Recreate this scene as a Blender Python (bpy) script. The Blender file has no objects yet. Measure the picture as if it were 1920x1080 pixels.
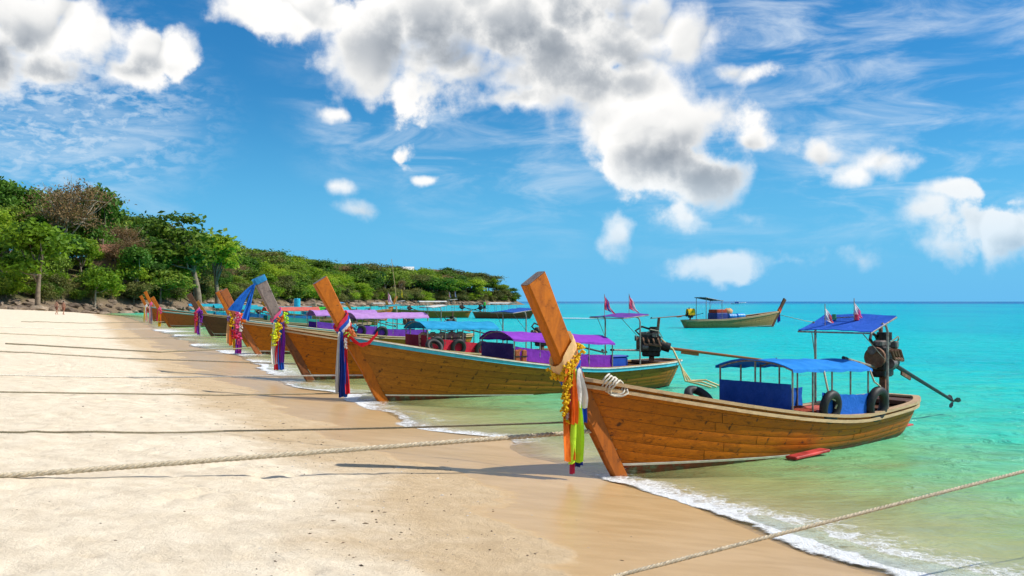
import bpy, math, random
import numpy as np
from mathutils import Vector, Matrix, Quaternion, noise as mnoise

random.seed(7)
RNG = np.random.default_rng(7)
SC = bpy.context.scene
COL = SC.collection
PI = math.pi

# ------------------------------------------------------------------ camera
CAM_H = 2.4
F = 1866.7            # focal length in pixels of the 1920 wide photograph
HOR = 565.0
cam_d = bpy.data.cameras.new('camera')
cam_d.lens = 35.0
cam_d.sensor_width = 36.0
cam_d.shift_y = (HOR - 540.0) / 1920.0
cam_d.clip_start = 0.1
cam_d.clip_end = 20000.0
cam = bpy.data.objects.new('camera', cam_d)
cam.location = (0, 0, CAM_H)
cam.rotation_euler = (PI / 2, 0, 0)
COL.objects.link(cam)
SC.camera = cam

def at(px, py, d):
    return Vector(((px - 960) / F * d, d, CAM_H + (HOR - py) / F * d))

def on_water(px, py, z=0.0):
    d = (CAM_H - z) * F / (py - HOR)
    return Vector(((px - 960) / F * d, d, z))

# ------------------------------------------------------------------ render look
SC.view_settings.view_transform = 'Standard'
SC.view_settings.look = 'None'
SC.view_settings.exposure = 0.42
SC.view_settings.gamma = 1.0
SC.view_settings.use_curve_mapping = False
SC.cycles.use_denoising = True
SC.cycles.use_adaptive_sampling = True
SC.cycles.adaptive_threshold = 0.02
SC.cycles.max_bounces = 8
SC.cycles.transparent_max_bounces = 16
SC.cycles.sample_clamp_indirect = 6.0
SC.cycles.caustics_reflective = False
SC.cycles.caustics_refractive = False

# ------------------------------------------------------------------ sun
SUN_EL = math.radians(44)
SUN_DIR = Vector((math.cos(SUN_EL), 0.03, math.sin(SUN_EL))).normalized()   # towards the sun
sun_d = bpy.data.lights.new('sun', 'SUN')
sun_d.energy = 4.2
sun_d.angle = math.radians(0.5)
sun_d.color = (1.0, 0.94, 0.84)
sun = bpy.data.objects.new('sun', sun_d)
sun.rotation_euler = (-SUN_DIR).to_track_quat('-Z', 'Y').to_euler()
sun.location = (30, 0, 40)
COL.objects.link(sun)

# ------------------------------------------------------------------ node helpers
class NT:
    def __init__(self, tree):
        self.t = tree
        self.n = tree.nodes
        self.l = tree.links
    def put(self, sock, v):
        if v is None:
            return
        if isinstance(v, bpy.types.NodeSocket):
            self.l.new(v, sock)
        elif hasattr(sock, 'default_value'):
            try:
                sock.default_value = v
            except Exception:
                if sock.type == 'RGBA':
                    sock.default_value = tuple(v) + (1.0,)
                else:
                    raise
    def node(self, kind, **kw):
        nd = self.n.new(kind)
        for k, v in kw.items():
            setattr(nd, k, v)
        return nd
    def m(self, op, a, b=None, c=None, clamp=False):
        nd = self.n.new('ShaderNodeMath'); nd.operation = op; nd.use_clamp = clamp
        for i, v in enumerate((a, b, c)):
            self.put(nd.inputs[i], v)
        return nd.outputs[0]
    def v(self, op, a, b=None, scale=None):
        nd = self.n.new('ShaderNodeVectorMath'); nd.operation = op
        self.put(nd.inputs[0], a); self.put(nd.inputs[1], b)
        if scale is not None:
            self.put(nd.inputs['Scale'], scale)
        return nd.outputs['Value'] if op in ('LENGTH', 'DOT_PRODUCT', 'DISTANCE') else nd.outputs[0]
    def ss(self, x, lo, hi, a=0.0, b=1.0):
        nd = self.n.new('ShaderNodeMapRange'); nd.interpolation_type = 'SMOOTHSTEP'
        for i, v in enumerate((x, lo, hi, a, b)):
            self.put(nd.inputs[i], v)
        return nd.outputs[0]
    def lin(self, x, lo, hi, a=0.0, b=1.0):
        nd = self.n.new('ShaderNodeMapRange')
        for i, v in enumerate((x, lo, hi, a, b)):
            self.put(nd.inputs[i], v)
        return nd.outputs[0]
    def mix(self, f, a, b, mode='MIX'):
        nd = self.n.new('ShaderNodeMix'); nd.data_type = 'RGBA'; nd.blend_type = mode
        nd.clamp_factor = True
        self.put(nd.inputs[0], f)
        for s, v in ((nd.inputs[6], a), (nd.inputs[7], b)):
            if isinstance(v, (tuple, list)) and len(v) == 3:
                v = tuple(v) + (1.0,)
            self.put(s, v)
        return nd.outputs[2]
    def noise(self, vec, scale, detail=4.0, rough=0.55, dist=0.0, out=0):
        nd = self.n.new('ShaderNodeTexNoise')
        self.put(nd.inputs['Vector'], vec); self.put(nd.inputs['Scale'], scale)
        nd.inputs['Detail'].default_value = detail
        nd.inputs['Roughness'].default_value = rough
        nd.inputs['Distortion'].default_value = dist
        return nd.outputs[out]
    def ramp(self, x, stops, interp='LINEAR'):
        nd = self.n.new('ShaderNodeValToRGB')
        self.put(nd.inputs[0], x)
        cr = nd.color_ramp; cr.interpolation = interp
        while len(cr.elements) < len(stops):
            cr.elements.new(0.5)
        for e, (p, c) in zip(cr.elements, stops):
            e.position = p
            e.color = tuple(c) + (1.0,) if len(c) == 3 else c
        return nd.outputs[0]
    def bump(self, h, strength=0.5, dist=0.02, normal=None):
        nd = self.n.new('ShaderNodeBump')
        nd.inputs['Strength'].default_value = strength
        nd.inputs['Distance'].default_value = dist
        self.put(nd.inputs['Height'], h)
        if normal is not None:
            self.put(nd.inputs['Normal'], normal)
        return nd.outputs[0]
    def scalevec(self, vec, s):
        return self.v('MULTIPLY', vec, s)

# ------------------------------------------------------------------ sky (world)
def build_world():
    w = bpy.data.worlds.new('World')
    SC.world = w
    w.use_nodes = True
    t = w.node_tree
    t.nodes.clear()
    K = NT(t)
    # cloud density as a group so it can be sampled twice
    g = bpy.data.node_groups.new('cloud_density', 'ShaderNodeTree')
    g.interface.new_socket('Dir', in_out='INPUT', socket_type='NodeSocketVector')
    g.interface.new_socket('UV', in_out='INPUT', socket_type='NodeSocketVector')
    g.interface.new_socket('Density', in_out='OUTPUT', socket_type='NodeSocketFloat')
    g.interface.new_socket('Coarse', in_out='OUTPUT', socket_type='NodeSocketFloat')
    G = NT(g)
    gi = g.nodes.new('NodeGroupInput'); go = g.nodes.new('NodeGroupOutput')
    D, UV = gi.outputs['Dir'], gi.outputs['UV']
    warp = G.noise(D, 11.0, 3.0, 0.5, out=1)
    warp = G.v('SUBTRACT', warp, (0.5, 0.5, 0.5))
    uvw = G.v('ADD', UV, G.v('MULTIPLY', warp, (0.95, 0.7, 0.0)))
    # cumulus heaps: centre and half size in hundredths of the photograph's pixels
    blobs = [(880, 30, 330, 120), (690, 100, 95, 80), (860, 120, 190, 75), (570, 30, 150, 55), (1010, 60, 200, 110),
             (1200, 95, 150, 100), (1300, 75, 80, 70), (1180, 160, 140, 60), (1380, 143, 55, 22), (960, 185, 90, 32),
             (1260, 235, 165, 66), (1240, 300, 120, 75), (1320, 335, 85, 48), (1410, 255, 45, 28), (1205, 372, 35, 16),
             (40, 60, 110, 90), (160, 45, 75, 60), (275, 92, 82, 50), (230, 120, 75, 36), (10, 110, 40, 60), (90, 130, 80, 40),
             (1528, 298, 34, 28), (1590, 322, 40, 22), (1650, 305, 60, 24), (1160, 455, 48, 46), (1725, 402, 62, 28), (1870, 440, 110, 60),
             (1790, 462, 62, 26), (1330, 492, 95, 30), (1620, 494, 40, 26), (1890, 372, 30, 12), (1780, 362, 40, 12), (765, 293, 15, 10), (630, 364, 20, 7),
             (805, 332, 20, 6), (635, 216, 20, 9), (670, 405, 24, 9), (1500, 478, 120, 16), (1280, 395, 40, 18), (1392, 400, 20, 12), (610, 30, 70, 50)]
    acc = None
    for (bx, by, rx, ry) in blobs:
        a = math.atan((bx - 960) / F); e = math.atan((HOR - by) / F * math.cos(a))
        c = (a * 18.667, e * 18.667, 0)
        q = G.v('SUBTRACT', uvw, c)
        q = G.v('MULTIPLY', q, (100.0 / rx, 100.0 / ry, 0))
        q = G.v('LENGTH', q)
        s = min(1.0, 0.40 + 0.60 * min(rx, ry) / 60.0) if min(rx, ry) > 20 else 0.30
        f = G.m('MULTIPLY', G.m('SUBTRACT', 1.0, q), s)
        acc = f if acc is None else G.m('SMOOTH_MAX', acc, f, 0.22)
    # the same kind of heaps everywhere beyond the frame
    sx = g.nodes.new('ShaderNodeSeparateXYZ'); g.links.new(UV, sx.inputs[0])
    gen = G.m('MULTIPLY', G.m('SUBTRACT', G.noise(D, 3.2, 2.0, 0.5), 0.56), 7.0)
    away = G.m('MAXIMUM', G.ss(G.m('ABSOLUTE', sx.outputs[0]), 9.4, 11.5), G.ss(sx.outputs[1], 5.9, 7.4))
    gen = G.m('SUBTRACT', G.m('MULTIPLY', gen, away), G.m('MULTIPLY', G.m('SUBTRACT', 1.0, away), 3.0))
    acc = G.m('MAXIMUM', acc, gen)
    acc = G.m('MAXIMUM', acc, -1.2)
    fb = G.noise(D, 24.0, 9.0, 0.60)
    mid = G.noise(D, 9.0, 3.0, 0.5)
    rd = g.nodes.new('ShaderNodeTexNoise'); rd.noise_type = 'RIDGED_MULTIFRACTAL'
    wd_ = G.v('ADD', D, G.v('SCALE', G.v('SUBTRACT', G.noise(D, 22.0, 2.0, 0.5, out=1), (.5, .5, .5)), scale=0.03))
    G.put(rd.inputs['Vector'], wd_); rd.inputs['Scale'].default_value = 17.0; rd.inputs['Detail'].default_value = 4.0
    rd.inputs['Roughness'].default_value = 0.62; rd.inputs['Offset'].default_value = 0.75; rd.inputs['Gain'].default_value = 1.2
    bil = G.m('SUBTRACT', 0.75, rd.outputs[0])
    co_ = G.m('ADD', G.m('ADD', acc, -0.10), G.m('MULTIPLY', G.m('SUBTRACT', mid, 0.5), 1.3))
    d = G.m('ADD', co_, G.m('MULTIPLY', G.m('SUBTRACT', fb, 0.5), 1.7))
    d = G.m('ADD', d, G.m('MULTIPLY', bil, 0.52))
    g.links.new(d, go.inputs[0])
    g.links.new(co_, go.inputs[1])

    tc = t.nodes.new('ShaderNodeTexCoord')
    D0 = K.v('NORMALIZE', tc.outputs['Generated'])
    sp = t.nodes.new('ShaderNodeSeparateXYZ'); t.links.new(D0, sp.inputs[0])
    az = K.m('ARCTAN2', sp.outputs[0], sp.outputs[1])
    el = K.m('ARCSINE', sp.outputs[2])
    cx = t.nodes.new('ShaderNodeCombineXYZ')
    t.links.new(K.m('MULTIPLY', az, 18.667), cx.inputs[0]); t.links.new(K.m('MULTIPLY', el, 18.667), cx.inputs[1])
    UV0 = cx.outputs[0]
    def dens(off):
        n = t.nodes.new('ShaderNodeGroup'); n.node_tree = g
        if off:
            t.links.new(K.v('ADD', D0, (off[0] / 18.667, 0, off[1] / 18.667)), n.inputs[0])
            t.links.new(K.v('ADD', UV0, (off[0], off[1], 0)), n.inputs[1])
        else:
            t.links.new(D0, n.inputs[0]); t.links.new(UV0, n.inputs[1])
        return n.outputs[0], n.outputs[1]
    d0, c0 = dens(None)
    soft = K.ss(K.noise(D0, 7.0, 3.0, 0.5), 0.35, 0.65, 0.26, 1.0)
    alpha = K.m('DIVIDE', K.m('ADD', d0, 0.06), soft, clamp=True)
    alpha = K.ss(alpha, 0.0, 1.0)
    # relief of the heaps: how the billows rise towards the light
    off = (-0.006, 0.0, 0.009)
    def billow(vec):
        n_ = t.nodes.new('ShaderNodeTexNoise'); n_.noise_type = 'RIDGED_MULTIFRACTAL'
        K.put(n_.inputs['Vector'], K.v('ADD', vec, K.v('SCALE', K.v('SUBTRACT', K.noise(vec, 22.0, 2.0, 0.5, out=1), (.5, .5, .5)), scale=0.03)))
        n_.inputs['Scale'].default_value = 17.0; n_.inputs['Detail'].default_value = 4.0; n_.inputs['Roughness'].default_value = 0.62
        n_.inputs['Offset'].default_value = 0.75; n_.inputs['Gain'].default_value = 1.2
        return K.m('SUBTRACT', 0.75, n_.outputs[0])
    r0 = billow(D0); r1 = billow(K.v('ADD', D0, off))
    relief = K.m('MULTIPLY', K.m('SUBTRACT', r0, r1), 0.62)
    # the deep, shaded hearts of the big heaps
    wu = K.v('ADD', UV0, K.v('MULTIPLY', K.v('SUBTRACT', K.noise(D0, 6.0, 2.0, 0.45, out=1), (.5, .5, .5)), (2.0, 1.2, 0.0)))
    sh_ = None
    for (bx, by, rx, ry) in [(960, 95, 380, 140), (1090, 30, 200, 110), (800, 70, 260, 100), (1310, 330, 220, 95), (1130, 130, 200, 70), (0, 110, 110, 90), (90, 140, 150, 40), (1850, 480, 190, 45), (1250, 310, 170, 70), (280, 135, 100, 28)]:
        a_ = math.atan((bx - 960) / F); e_ = math.atan((HOR - by) / F * math.cos(a_))
        q = K.v('LENGTH', K.v('MULTIPLY', K.v('SUBTRACT', wu, (a_ * 18.667, e_ * 18.667, 0)), (100.0 / rx, 100.0 / ry, 0)))
        f_ = K.m('SUBTRACT', 1.0, q)
        sh_ = f_ if sh_ is None else K.m('SMOOTH_MAX', sh_, f_, 0.35)
    su = t.nodes.new('ShaderNodeSeparateXYZ'); t.links.new(UV0, su.inputs[0])
    awy = K.m('MAXIMUM', K.ss(K.m('ABSOLUTE', su.outputs[0]), 9.4, 11.5), K.ss(su.outputs[1], 5.9, 7.4))
    sh_ = K.m('MAXIMUM', K.ss(sh_, -0.15, 1.0), K.m('MULTIPLY', awy, K.ss(c0, 0.4, 1.6)))
    body_ = K.ss(d0, 0.05, 1.1)
    dark = K.m('MULTIPLY', sh_, body_)
    dark = K.m('ADD', K.m('MULTIPLY', dark, 0.85), K.m('MULTIPLY', body_, 0.08))
    dark = K.m('SUBTRACT', dark, K.m('MULTIPLY', relief, K.ss(d0, 0.0, 0.5)), clamp=True)
    ccol = K.ramp(dark, [(0.0, (1, .985, .965)), (0.2, (.86, .86, .85)), (0.55, (.52, .55, .585)), (1.0, (.25, .29, .345))])
    ccol = K.v('SCALE', ccol, scale=9.8)
    # distant heaps low over the sea take on the colour of the air
    ccol = K.mix(K.ss(el, 0.16, 0.0, 0.0, 0.62), ccol, (3.4, 6.2, 8.6))
    # high thin streaks
    mp = K.v('MULTIPLY', D0, (9.0, 9.0, 34.0))
    st = K.noise(mp, 1.0, 7.0, 0.62, 0.6)
    stm = K.noise(D0, 4.5, 2.0, 0.5)
    cir = K.m('MULTIPLY', K.ss(st, 0.40, 0.80), K.ss(stm, 0.34, 0.60))
    cir = K.m('MULTIPLY', cir, K.ss(el, 0.02, 0.12, 0.0, 0.7))
    mk = K.noise(K.v('MULTIPLY', D0, (60.0, 60.0, 130.0)), 1.0, 5.0, 0.6, 0.3)
    # mackerel patch upper left, as a soft sheet
    sh = K.v('LENGTH', K.v('MULTIPLY', K.v('SUBTRACT', UV0, (-8.0, 3.2, 0)), (1 / 3.0, 1 / 1.9, 0)))
    mack = K.m('MULTIPLY', K.ss(sh, 1.15, 0.2), K.ss(mk, 0.36, 0.70))
    cir = K.m('MAXIMUM', cir, K.m('MULTIPLY', mack, 0.62))

    sky = t.nodes.new('ShaderNodeTexSky')
    sky.sky_type = 'NISHITA'
    sky.sun_disc = False
    sky.sun_elevation = SUN_EL
    sky.sun_rotation = math.atan2(SUN_DIR.x, SUN_DIR.y)
    sky.altitude = 0
    sky.air_density = 1.0
    sky.dust_density = 0.1
    sky.ozone_density = 3.0
    hs = t.nodes.new('ShaderNodeHueSaturation')
    hs.inputs['Saturation'].default_value = 1.25
    hs.inputs['Hue'].default_value = 0.49
    hs.inputs['Value'].default_value = 1.0
    t.links.new(sky.outputs[0], hs.inputs['Color'])
    base = K.mix(1.0, hs.outputs[0], (0.33, 0.80, 1.08), 'MULTIPLY')
    # moist sea air towards the horizon
    base = K.mix(K.ss(el, 0.21, -0.03, 0.0, 0.95), base, (1.25, 4.8, 8.6))
    c = K.mix(cir, base, (7.6, 8.4, 9.2))
    c = K.mix(alpha, c, ccol)
    bg = t.nodes.new('ShaderNodeBackground')
    bg.inputs['Strength'].default_value = 0.08
    t.links.new(c, bg.inputs['Color'])
    out = t.nodes.new('ShaderNodeOutputWorld')
    t.links.new(bg.outputs[0], out.inputs['Surface'])
    w.cycles.sampling_method = 'MANUAL'
    w.cycles.sample_map_resolution = 512
build_world()

# ------------------------------------------------------------------ object helpers
def tag(o, label=None, cat=None, group=None, kind=None):
    if label: o['label'] = label
    if cat: o['category'] = cat
    if group: o['group'] = group
    if kind: o['kind'] = kind
    return o

def link_mesh(name, me, mat=None, parent=None):
    o = bpy.data.objects.new(name, me)
    COL.objects.link(o)
    if mat is not None and len(me.materials) == 0:
        me.materials.append(mat)
    if parent is not None:
        o.parent = parent
    return o

def empty(name, loc=(0, 0, 0), rz=0.0):
    o = bpy.data.objects.new(name, None)
    o.empty_display_size = 0.2
    o.location = loc
    o.rotation_euler = (0, 0, rz)
    COL.objects.link(o)
    return o

def np_mesh(name, V, Q, smooth=True, attrs=None):
    """V (n,3) float, Q (m,4) or (m,3) int."""
    me = bpy.data.meshes.new(name)
    V = np.asarray(V, dtype=np.float32); Q = np.asarray(Q, dtype=np.int32)
    k = Q.shape[1]
    me.vertices.add(len(V)); me.vertices.foreach_set('co', V.ravel())
    me.loops.add(Q.size); me.loops.foreach_set('vertex_index', Q.ravel())
    me.polygons.add(len(Q))
    me.polygons.foreach_set('loop_start', np.arange(0, Q.size, k, dtype=np.int32))
    me.polygons.foreach_set('loop_total', np.full(len(Q), k, dtype=np.int32))
    me.polygons.foreach_set('use_smooth', np.full(len(Q), smooth, dtype=bool))
    if attrs:
        for an, av in attrs.items():
            at_ = me.attributes.new(an, 'FLOAT', 'POINT')
            at_.data.foreach_set('value', np.asarray(av, dtype=np.float32).ravel())
    me.update(calc_edges=True)
    me.validate()
    return me

def grid_faces(nr, nc):
    i = np.arange(nr - 1)[:, None] * nc + np.arange(nc - 1)[None, :]
    i = i.ravel()
    return np.stack([i, i + 1, i + nc + 1, i + nc], 1)

class MB:
    """collects simple shapes into one mesh"""
    def __init__(self):
        self.v = []; self.f = []
    def add(self, vs, fs):
        b = len(self.v)
        self.v += [tuple(p) for p in vs]
        self.f += [tuple(b + i for i in f) for f in fs]
        return self
    def box(self, c, s, rot=None, bev=0.0):
        """box with chamfered vertical and horizontal edges when bev > 0"""
        hx, hy, hz = s[0] / 2, s[1] / 2, s[2] / 2
        if bev <= 0:
            vs = [Vector((x * hx, y * hy, z * hz)) for z in (-1, 1) for x, y in ((-1, -1), (1, -1), (1, 1), (-1, 1))]
            fs = [(3, 2, 1, 0), (4, 5, 6, 7), (0, 1, 5, 4), (1, 2, 6, 5), (2, 3, 7, 6), (3, 0, 4, 7)]
        else:
            b = min(bev, hx * .9, hy * .9, hz * .9)
            vs = []
            for (z, ins) in ((-hz, b), (-hz + b, 0), (hz - b, 0), (hz, b)):
                ax, ay = hx - ins, hy - ins
                for x, y in ((-ax + b, -ay), (ax - b, -ay), (ax, -ay + b), (ax, ay - b), (ax - b, ay), (-ax + b, ay), (-ax, ay - b), (-ax, -ay + b)):
                    vs.append(Vector((x, y, z)))
            fs = [tuple(reversed(range(8))), tuple(range(24, 32))]
            for r in range(3):
                for i in range(8):
                    fs.append((r * 8 + i, r * 8 + (i + 1) % 8, (r + 1) * 8 + (i + 1) % 8, (r + 1) * 8 + i))
        if rot is not None:
            vs = [rot @ p for p in vs]
        c = Vector(c)
        return self.add([p + c for p in vs], fs)
    def tube(self, pts, r, n=8, cap=True, closed=False):
        pts = [Vector(p) for p in pts]
        m = len(pts)
        rs = r if isinstance(r, (list, tuple)) else [r] * m
        up = None; vs = []
        for i, p in enumerate(pts):
            if closed:
                d = pts[(i + 1) % m] - pts[i - 1]
            else:
                d = pts[min(i + 1, m - 1)] - pts[max(i - 1, 0)]
            if d.length < 1e-9: d = Vector((0, 0, 1))
            d.normalize()
            if up is None:
                up = Vector((0, 0, 1)) if abs(d.z) < .9 else Vector((1, 0, 0))
            s = d.cross(up)
            if s.length < 1e-6:
                s = d.orthogonal()
            s.normalize(); up = s.cross(d).normalized()
            for k in range(n):
                a = 2 * PI * k / n
                vs.append(p + (s * math.cos(a) + up * math.sin(a)) * rs[i])
        fs = []
        for i in range(m if closed else m - 1):
            j = (i + 1) % m
            for k in range(n):
                fs.append((i * n + k, i * n + (k + 1) % n, j * n + (k + 1) % n, j * n + k))
        if cap and not closed:
            fs.append(tuple(reversed(range(n)))); fs.append(tuple((m - 1) * n + k for k in range(n)))
        return self.add(vs, fs)
    def cyl(self, a, b, r, n=14):
        return self.tube([a, b], r, n)
    def sheet(self, rows, th=0.0):
        """rows: list of lists of points; thickness along the rough normal when th > 0"""
        nr, nc = len(rows), len(rows[0])
        P = [[Vector(p) for p in r] for r in rows]
        def idx(i, j, k=0): return k * nr * nc + i * nc + j
        vs = [p for r in P for p in r]
        fs = [(idx(i, j), idx(i, j + 1), idx(i + 1, j + 1), idx(i + 1, j)) for i in range(nr - 1) for j in range(nc - 1)]
        if th > 0:
            back = []
            for i in range(nr):
                for j in range(nc):
                    a = P[min(i + 1, nr - 1)][j] - P[max(i - 1, 0)][j]
                    b = P[i][min(j + 1, nc - 1)] - P[i][max(j - 1, 0)]
                    nn = b.cross(a)
                    nn = nn.normalized() if nn.length > 1e-9 else Vector((0, 0, 1))
                    back.append(P[i][j] + nn * -th)
            vs += back
            fs += [(idx(i, j, 1), idx(i + 1, j, 1), idx(i + 1, j + 1, 1), idx(i, j + 1, 1)) for i in range(nr - 1) for j in range(nc - 1)]
            for i in range(nr - 1):
                fs.append((idx(i, 0), idx(i + 1, 0), idx(i + 1, 0, 1), idx(i, 0, 1)))
                fs.append((idx(i, nc - 1), idx(i, nc - 1, 1), idx(i + 1, nc - 1, 1), idx(i + 1, nc - 1)))
            for j in range(nc - 1):
                fs.append((idx(0, j), idx(0, j, 1), idx(0, j + 1, 1), idx(0, j + 1)))
                fs.append((idx(nr - 1, j), idx(nr - 1, j + 1), idx(nr - 1, j + 1, 1), idx(nr - 1, j, 1)))
        return self.add(vs, fs)
    def build(self, name, mat, parent=None, smooth=False, angle=None):
        me = bpy.data.meshes.new(name)
        me.from_pydata([tuple(p) for p in self.v], [], self.f)
        me.update()
        if smooth:
            me.polygons.foreach_set('use_smooth', np.ones(len(me.polygons), dtype=bool))
            if angle is not None:
                try:
                    me.set_sharp_from_angle(angle=math.radians(angle))
                except Exception:
                    pass
        return link_mesh(name, me, mat, parent)

# ------------------------------------------------------------------ materials
def new_mat(name):
    m = bpy.data.materials.new(name)
    m.use_nodes = True
    m.node_tree.nodes.clear()
    K = NT(m.node_tree)
    out = m.node_tree.nodes.new('ShaderNodeOutputMaterial')
    return m, K, out

def principled(K, out, col, rough=0.6, spec=0.3, normal=None, metal=0.0):
    b = K.node('ShaderNodeBsdfPrincipled')
    if isinstance(col, (tuple, list)) and len(col) == 3: col = tuple(col) + (1.0,)
    K.put(b.inputs['Base Color'], col)
    K.put(b.inputs['Roughness'], rough)
    K.put(b.inputs['Specular IOR Level'], spec)
    K.put(b.inputs['Metallic'], metal)
    if normal is not None: K.put(b.inputs['Normal'], normal)
    K.l.new(b.outputs[0], out.inputs['Surface'])
    return b

def objco(K):
    return K.node('ShaderNodeTexCoord').outputs['Object']

def objrand(K):
    return K.node('ShaderNodeObjectInfo').outputs['Random']

_plain = {}
def paint(col, rough=0.5, metal=0.0, vary=0.25, scale=6.0, bumpy=0.1, spec=0.3):
    """worn paint, cloth, plastic or metal with mottled tone"""
    key = (tuple(col), rough, metal, vary, scale, bumpy)
    if key in _plain: return _plain[key]
    m, K, out = new_mat('paint')
    co = objco(K)
    n = K.noise(co, scale, 6.0, 0.65)
    dark = tuple(c * (1 - vary) for c in col)
    lite = tuple(min(1, c * (1 + vary * .5) + .01) for c in col)
    c = K.mix(K.ss(n, 0.3, 0.7), dark, lite)
    nm = K.bump(K.noise(co, scale * 8, 4.0, 0.6), bumpy, 0.01) if bumpy else None
    principled(K, out, c, rough, spec, nm, metal)
    _plain[key] = m
    return m

def cloth(col, vary=0.18):
    key = ('cloth', tuple(col))
    if key in _plain: return _plain[key]
    m, K, out = new_mat('cloth')
    co = objco(K)
    n = K.noise(co, 3.0, 6.0, 0.65)
    c = K.mix(K.ss(n, 0.25, 0.75), tuple(x * (1 - vary) for x in col), tuple(min(1, x * (1 + vary * .4) + .02) for x in col))
    c = K.mix(K.ss(K.noise(co, 7.0, 5.0, 0.7), 0.58, 0.75, 0, 0.35), c, tuple(x * .45 + .06 for x in col))
    nm = K.bump(K.m('ADD', K.noise(K.scalevec(co, (1, 2.2, 1)), 4.5, 4.0, 0.6, 0.8), K.m('MULTIPLY', K.noise(co, 16.0, 3.0, 0.6), 0.3)), 0.5, 0.05)
    d = K.node('ShaderNodeBsdfPrincipled')
    K.put(d.inputs['Base Color'], c); d.inputs['Roughness'].default_value = 0.75
    d.inputs['Specular IOR Level'].default_value = 0.15
    K.put(d.inputs['Normal'], nm)
    tr = K.node('ShaderNodeBsdfTranslucent'); K.put(tr.inputs[0], c)
    mx = K.node('ShaderNodeMixShader'); mx.inputs[0].default_value = 0.25
    K.l.new(d.outputs[0], mx.inputs[1]); K.l.new(tr.outputs[0], mx.inputs[2])
    K.l.new(mx.outputs[0], out.inputs['Surface'])
    _plain[key] = m
    return m

_wood = {}
def wood(col, dark, rough=0.55, stretch=(1.2, 9, 9), bottom=None, knots=0.7, spec=0.28):
    """grain along local x; bottom = (z at bow, length where it meets zero, colour) for painted underside"""
    key = (tuple(col), tuple(dark), rough, stretch, bottom, knots)
    if key in _wood: return _wood[key]
    m, K, out = new_mat('wood')
    co = objco(K)
    r = objrand(K)
    shift = K.v('ADD', co, K.v('SCALE', (3.1, 7.7, 5.3), scale=K.m('MULTIPLY', r, 9.0)))
    g = K.noise(K.scalevec(shift, stretch), 2.4, 7.0, 0.62, 1.1)
    g2 = K.noise(K.scalevec(shift, (stretch[0] * 1.6, stretch[1] * 4, stretch[2] * 4)), 3.0, 4.0, 0.6)
    t = K.m('ADD', K.m('MULTIPLY', g, 0.7), K.m('MULTIPLY', g2, 0.3))
    mid = tuple((a + b) / 2 for a, b in zip(col, dark))
    c = K.ramp(t, [(0.25, dark), (0.42, mid), (0.56, col), (0.75, tuple(min(1, x * 1.22) for x in col))])
    c = K.mix(K.m('MULTIPLY', r, 0.45), c, tuple(x * 0.72 for x in mid))
    # worn, blackened patches and nail stains
    wv = K.noise(K.scalevec(shift, (2.2, 5, 5)), 1.7, 5.0, 0.7)
    c = K.mix(K.ss(wv, 0.57, 0.72, 0, knots), c, tuple(x * 0.25 for x in dark))
    vr = K.node('ShaderNodeTexVoronoi'); K.put(vr.inputs['Vector'], K.scalevec(shift, (1.5, 2.6, 5.5))); vr.inputs['Scale'].default_value = 1.5
    kn = K.ss(K.m('ADD', vr.outputs['Distance'], K.m('MULTIPLY', g2, 0.12)), 0.17, 0.10)
    c = K.mix(K.m('MULTIPLY', kn, knots), c, (0.03, 0.016, 0.008))
    if bottom:
        zb, ln, bc = bottom
        s = K.node('ShaderNodeSeparateXYZ'); K.l.new(co, s.inputs[0])
        fx = K.m('FRACT', K.m('ADD', K.m('MULTIPLY', K.m('ADD', s.outputs[0], K.m('MULTIPLY', s.outputs[2], -0.35)), 2.1), K.m('MULTIPLY', K.noise(co, 1.5, 3.0, 0.6), 0.5)))
        nl = K.m('MULTIPLY', K.ss(K.m('ABSOLUTE', K.m('SUBTRACT', fx, 0.5)), 0.10, 0.02), K.ss(K.noise(K.scalevec(co, (9, 9, 13)), 1.0, 4.0, 0.65), 0.53, 0.62))
        c = K.mix(K.m('MULTIPLY', nl, 0.85), c, (0.035, 0.016, 0.008))
        lim = K.m('MAXIMUM', K.m('MULTIPLY', K.m('SUBTRACT', 1.0, K.m('DIVIDE', s.outputs[0], ln)), zb), 0.03)
        below = K.ss(K.m('SUBTRACT', lim, s.outputs[2]), -0.005, 0.01)
        bn = K.noise(co, 5.0, 5.0, 0.7)
        bcol = K.ramp(bn, [(0.36, bc), (0.5, tuple(x * .5 for x in bc)), (0.6, (0.10, 0.16, 0.10)), (0.72, (0.28, 0.30, 0.24))])
        c = K.mix(below, c, bcol)
        # weed and damp just above the water
        c = K.mix(K.m('MULTIPLY', K.ss(s.outputs[2], 0.16, 0.0), 0.6), c, (0.05, 0.045, 0.02))
    sc_ = K.noise(K.scalevec(shift, (1.0, 12, 22)), 2.0, 6.0, 0.72)
    c = K.mix(K.ss(sc_, 0.64, 0.76, 0, 0.35), c, tuple(min(1, x * 1.3 + .06) for x in col))
    nm = K.bump(t, 0.35, 0.01)
    principled(K, out, c, K.lin(g, 0.3, 0.7, rough - .1, rough + .15), spec, nm)
    _wood[key] = m
    return m

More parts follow.
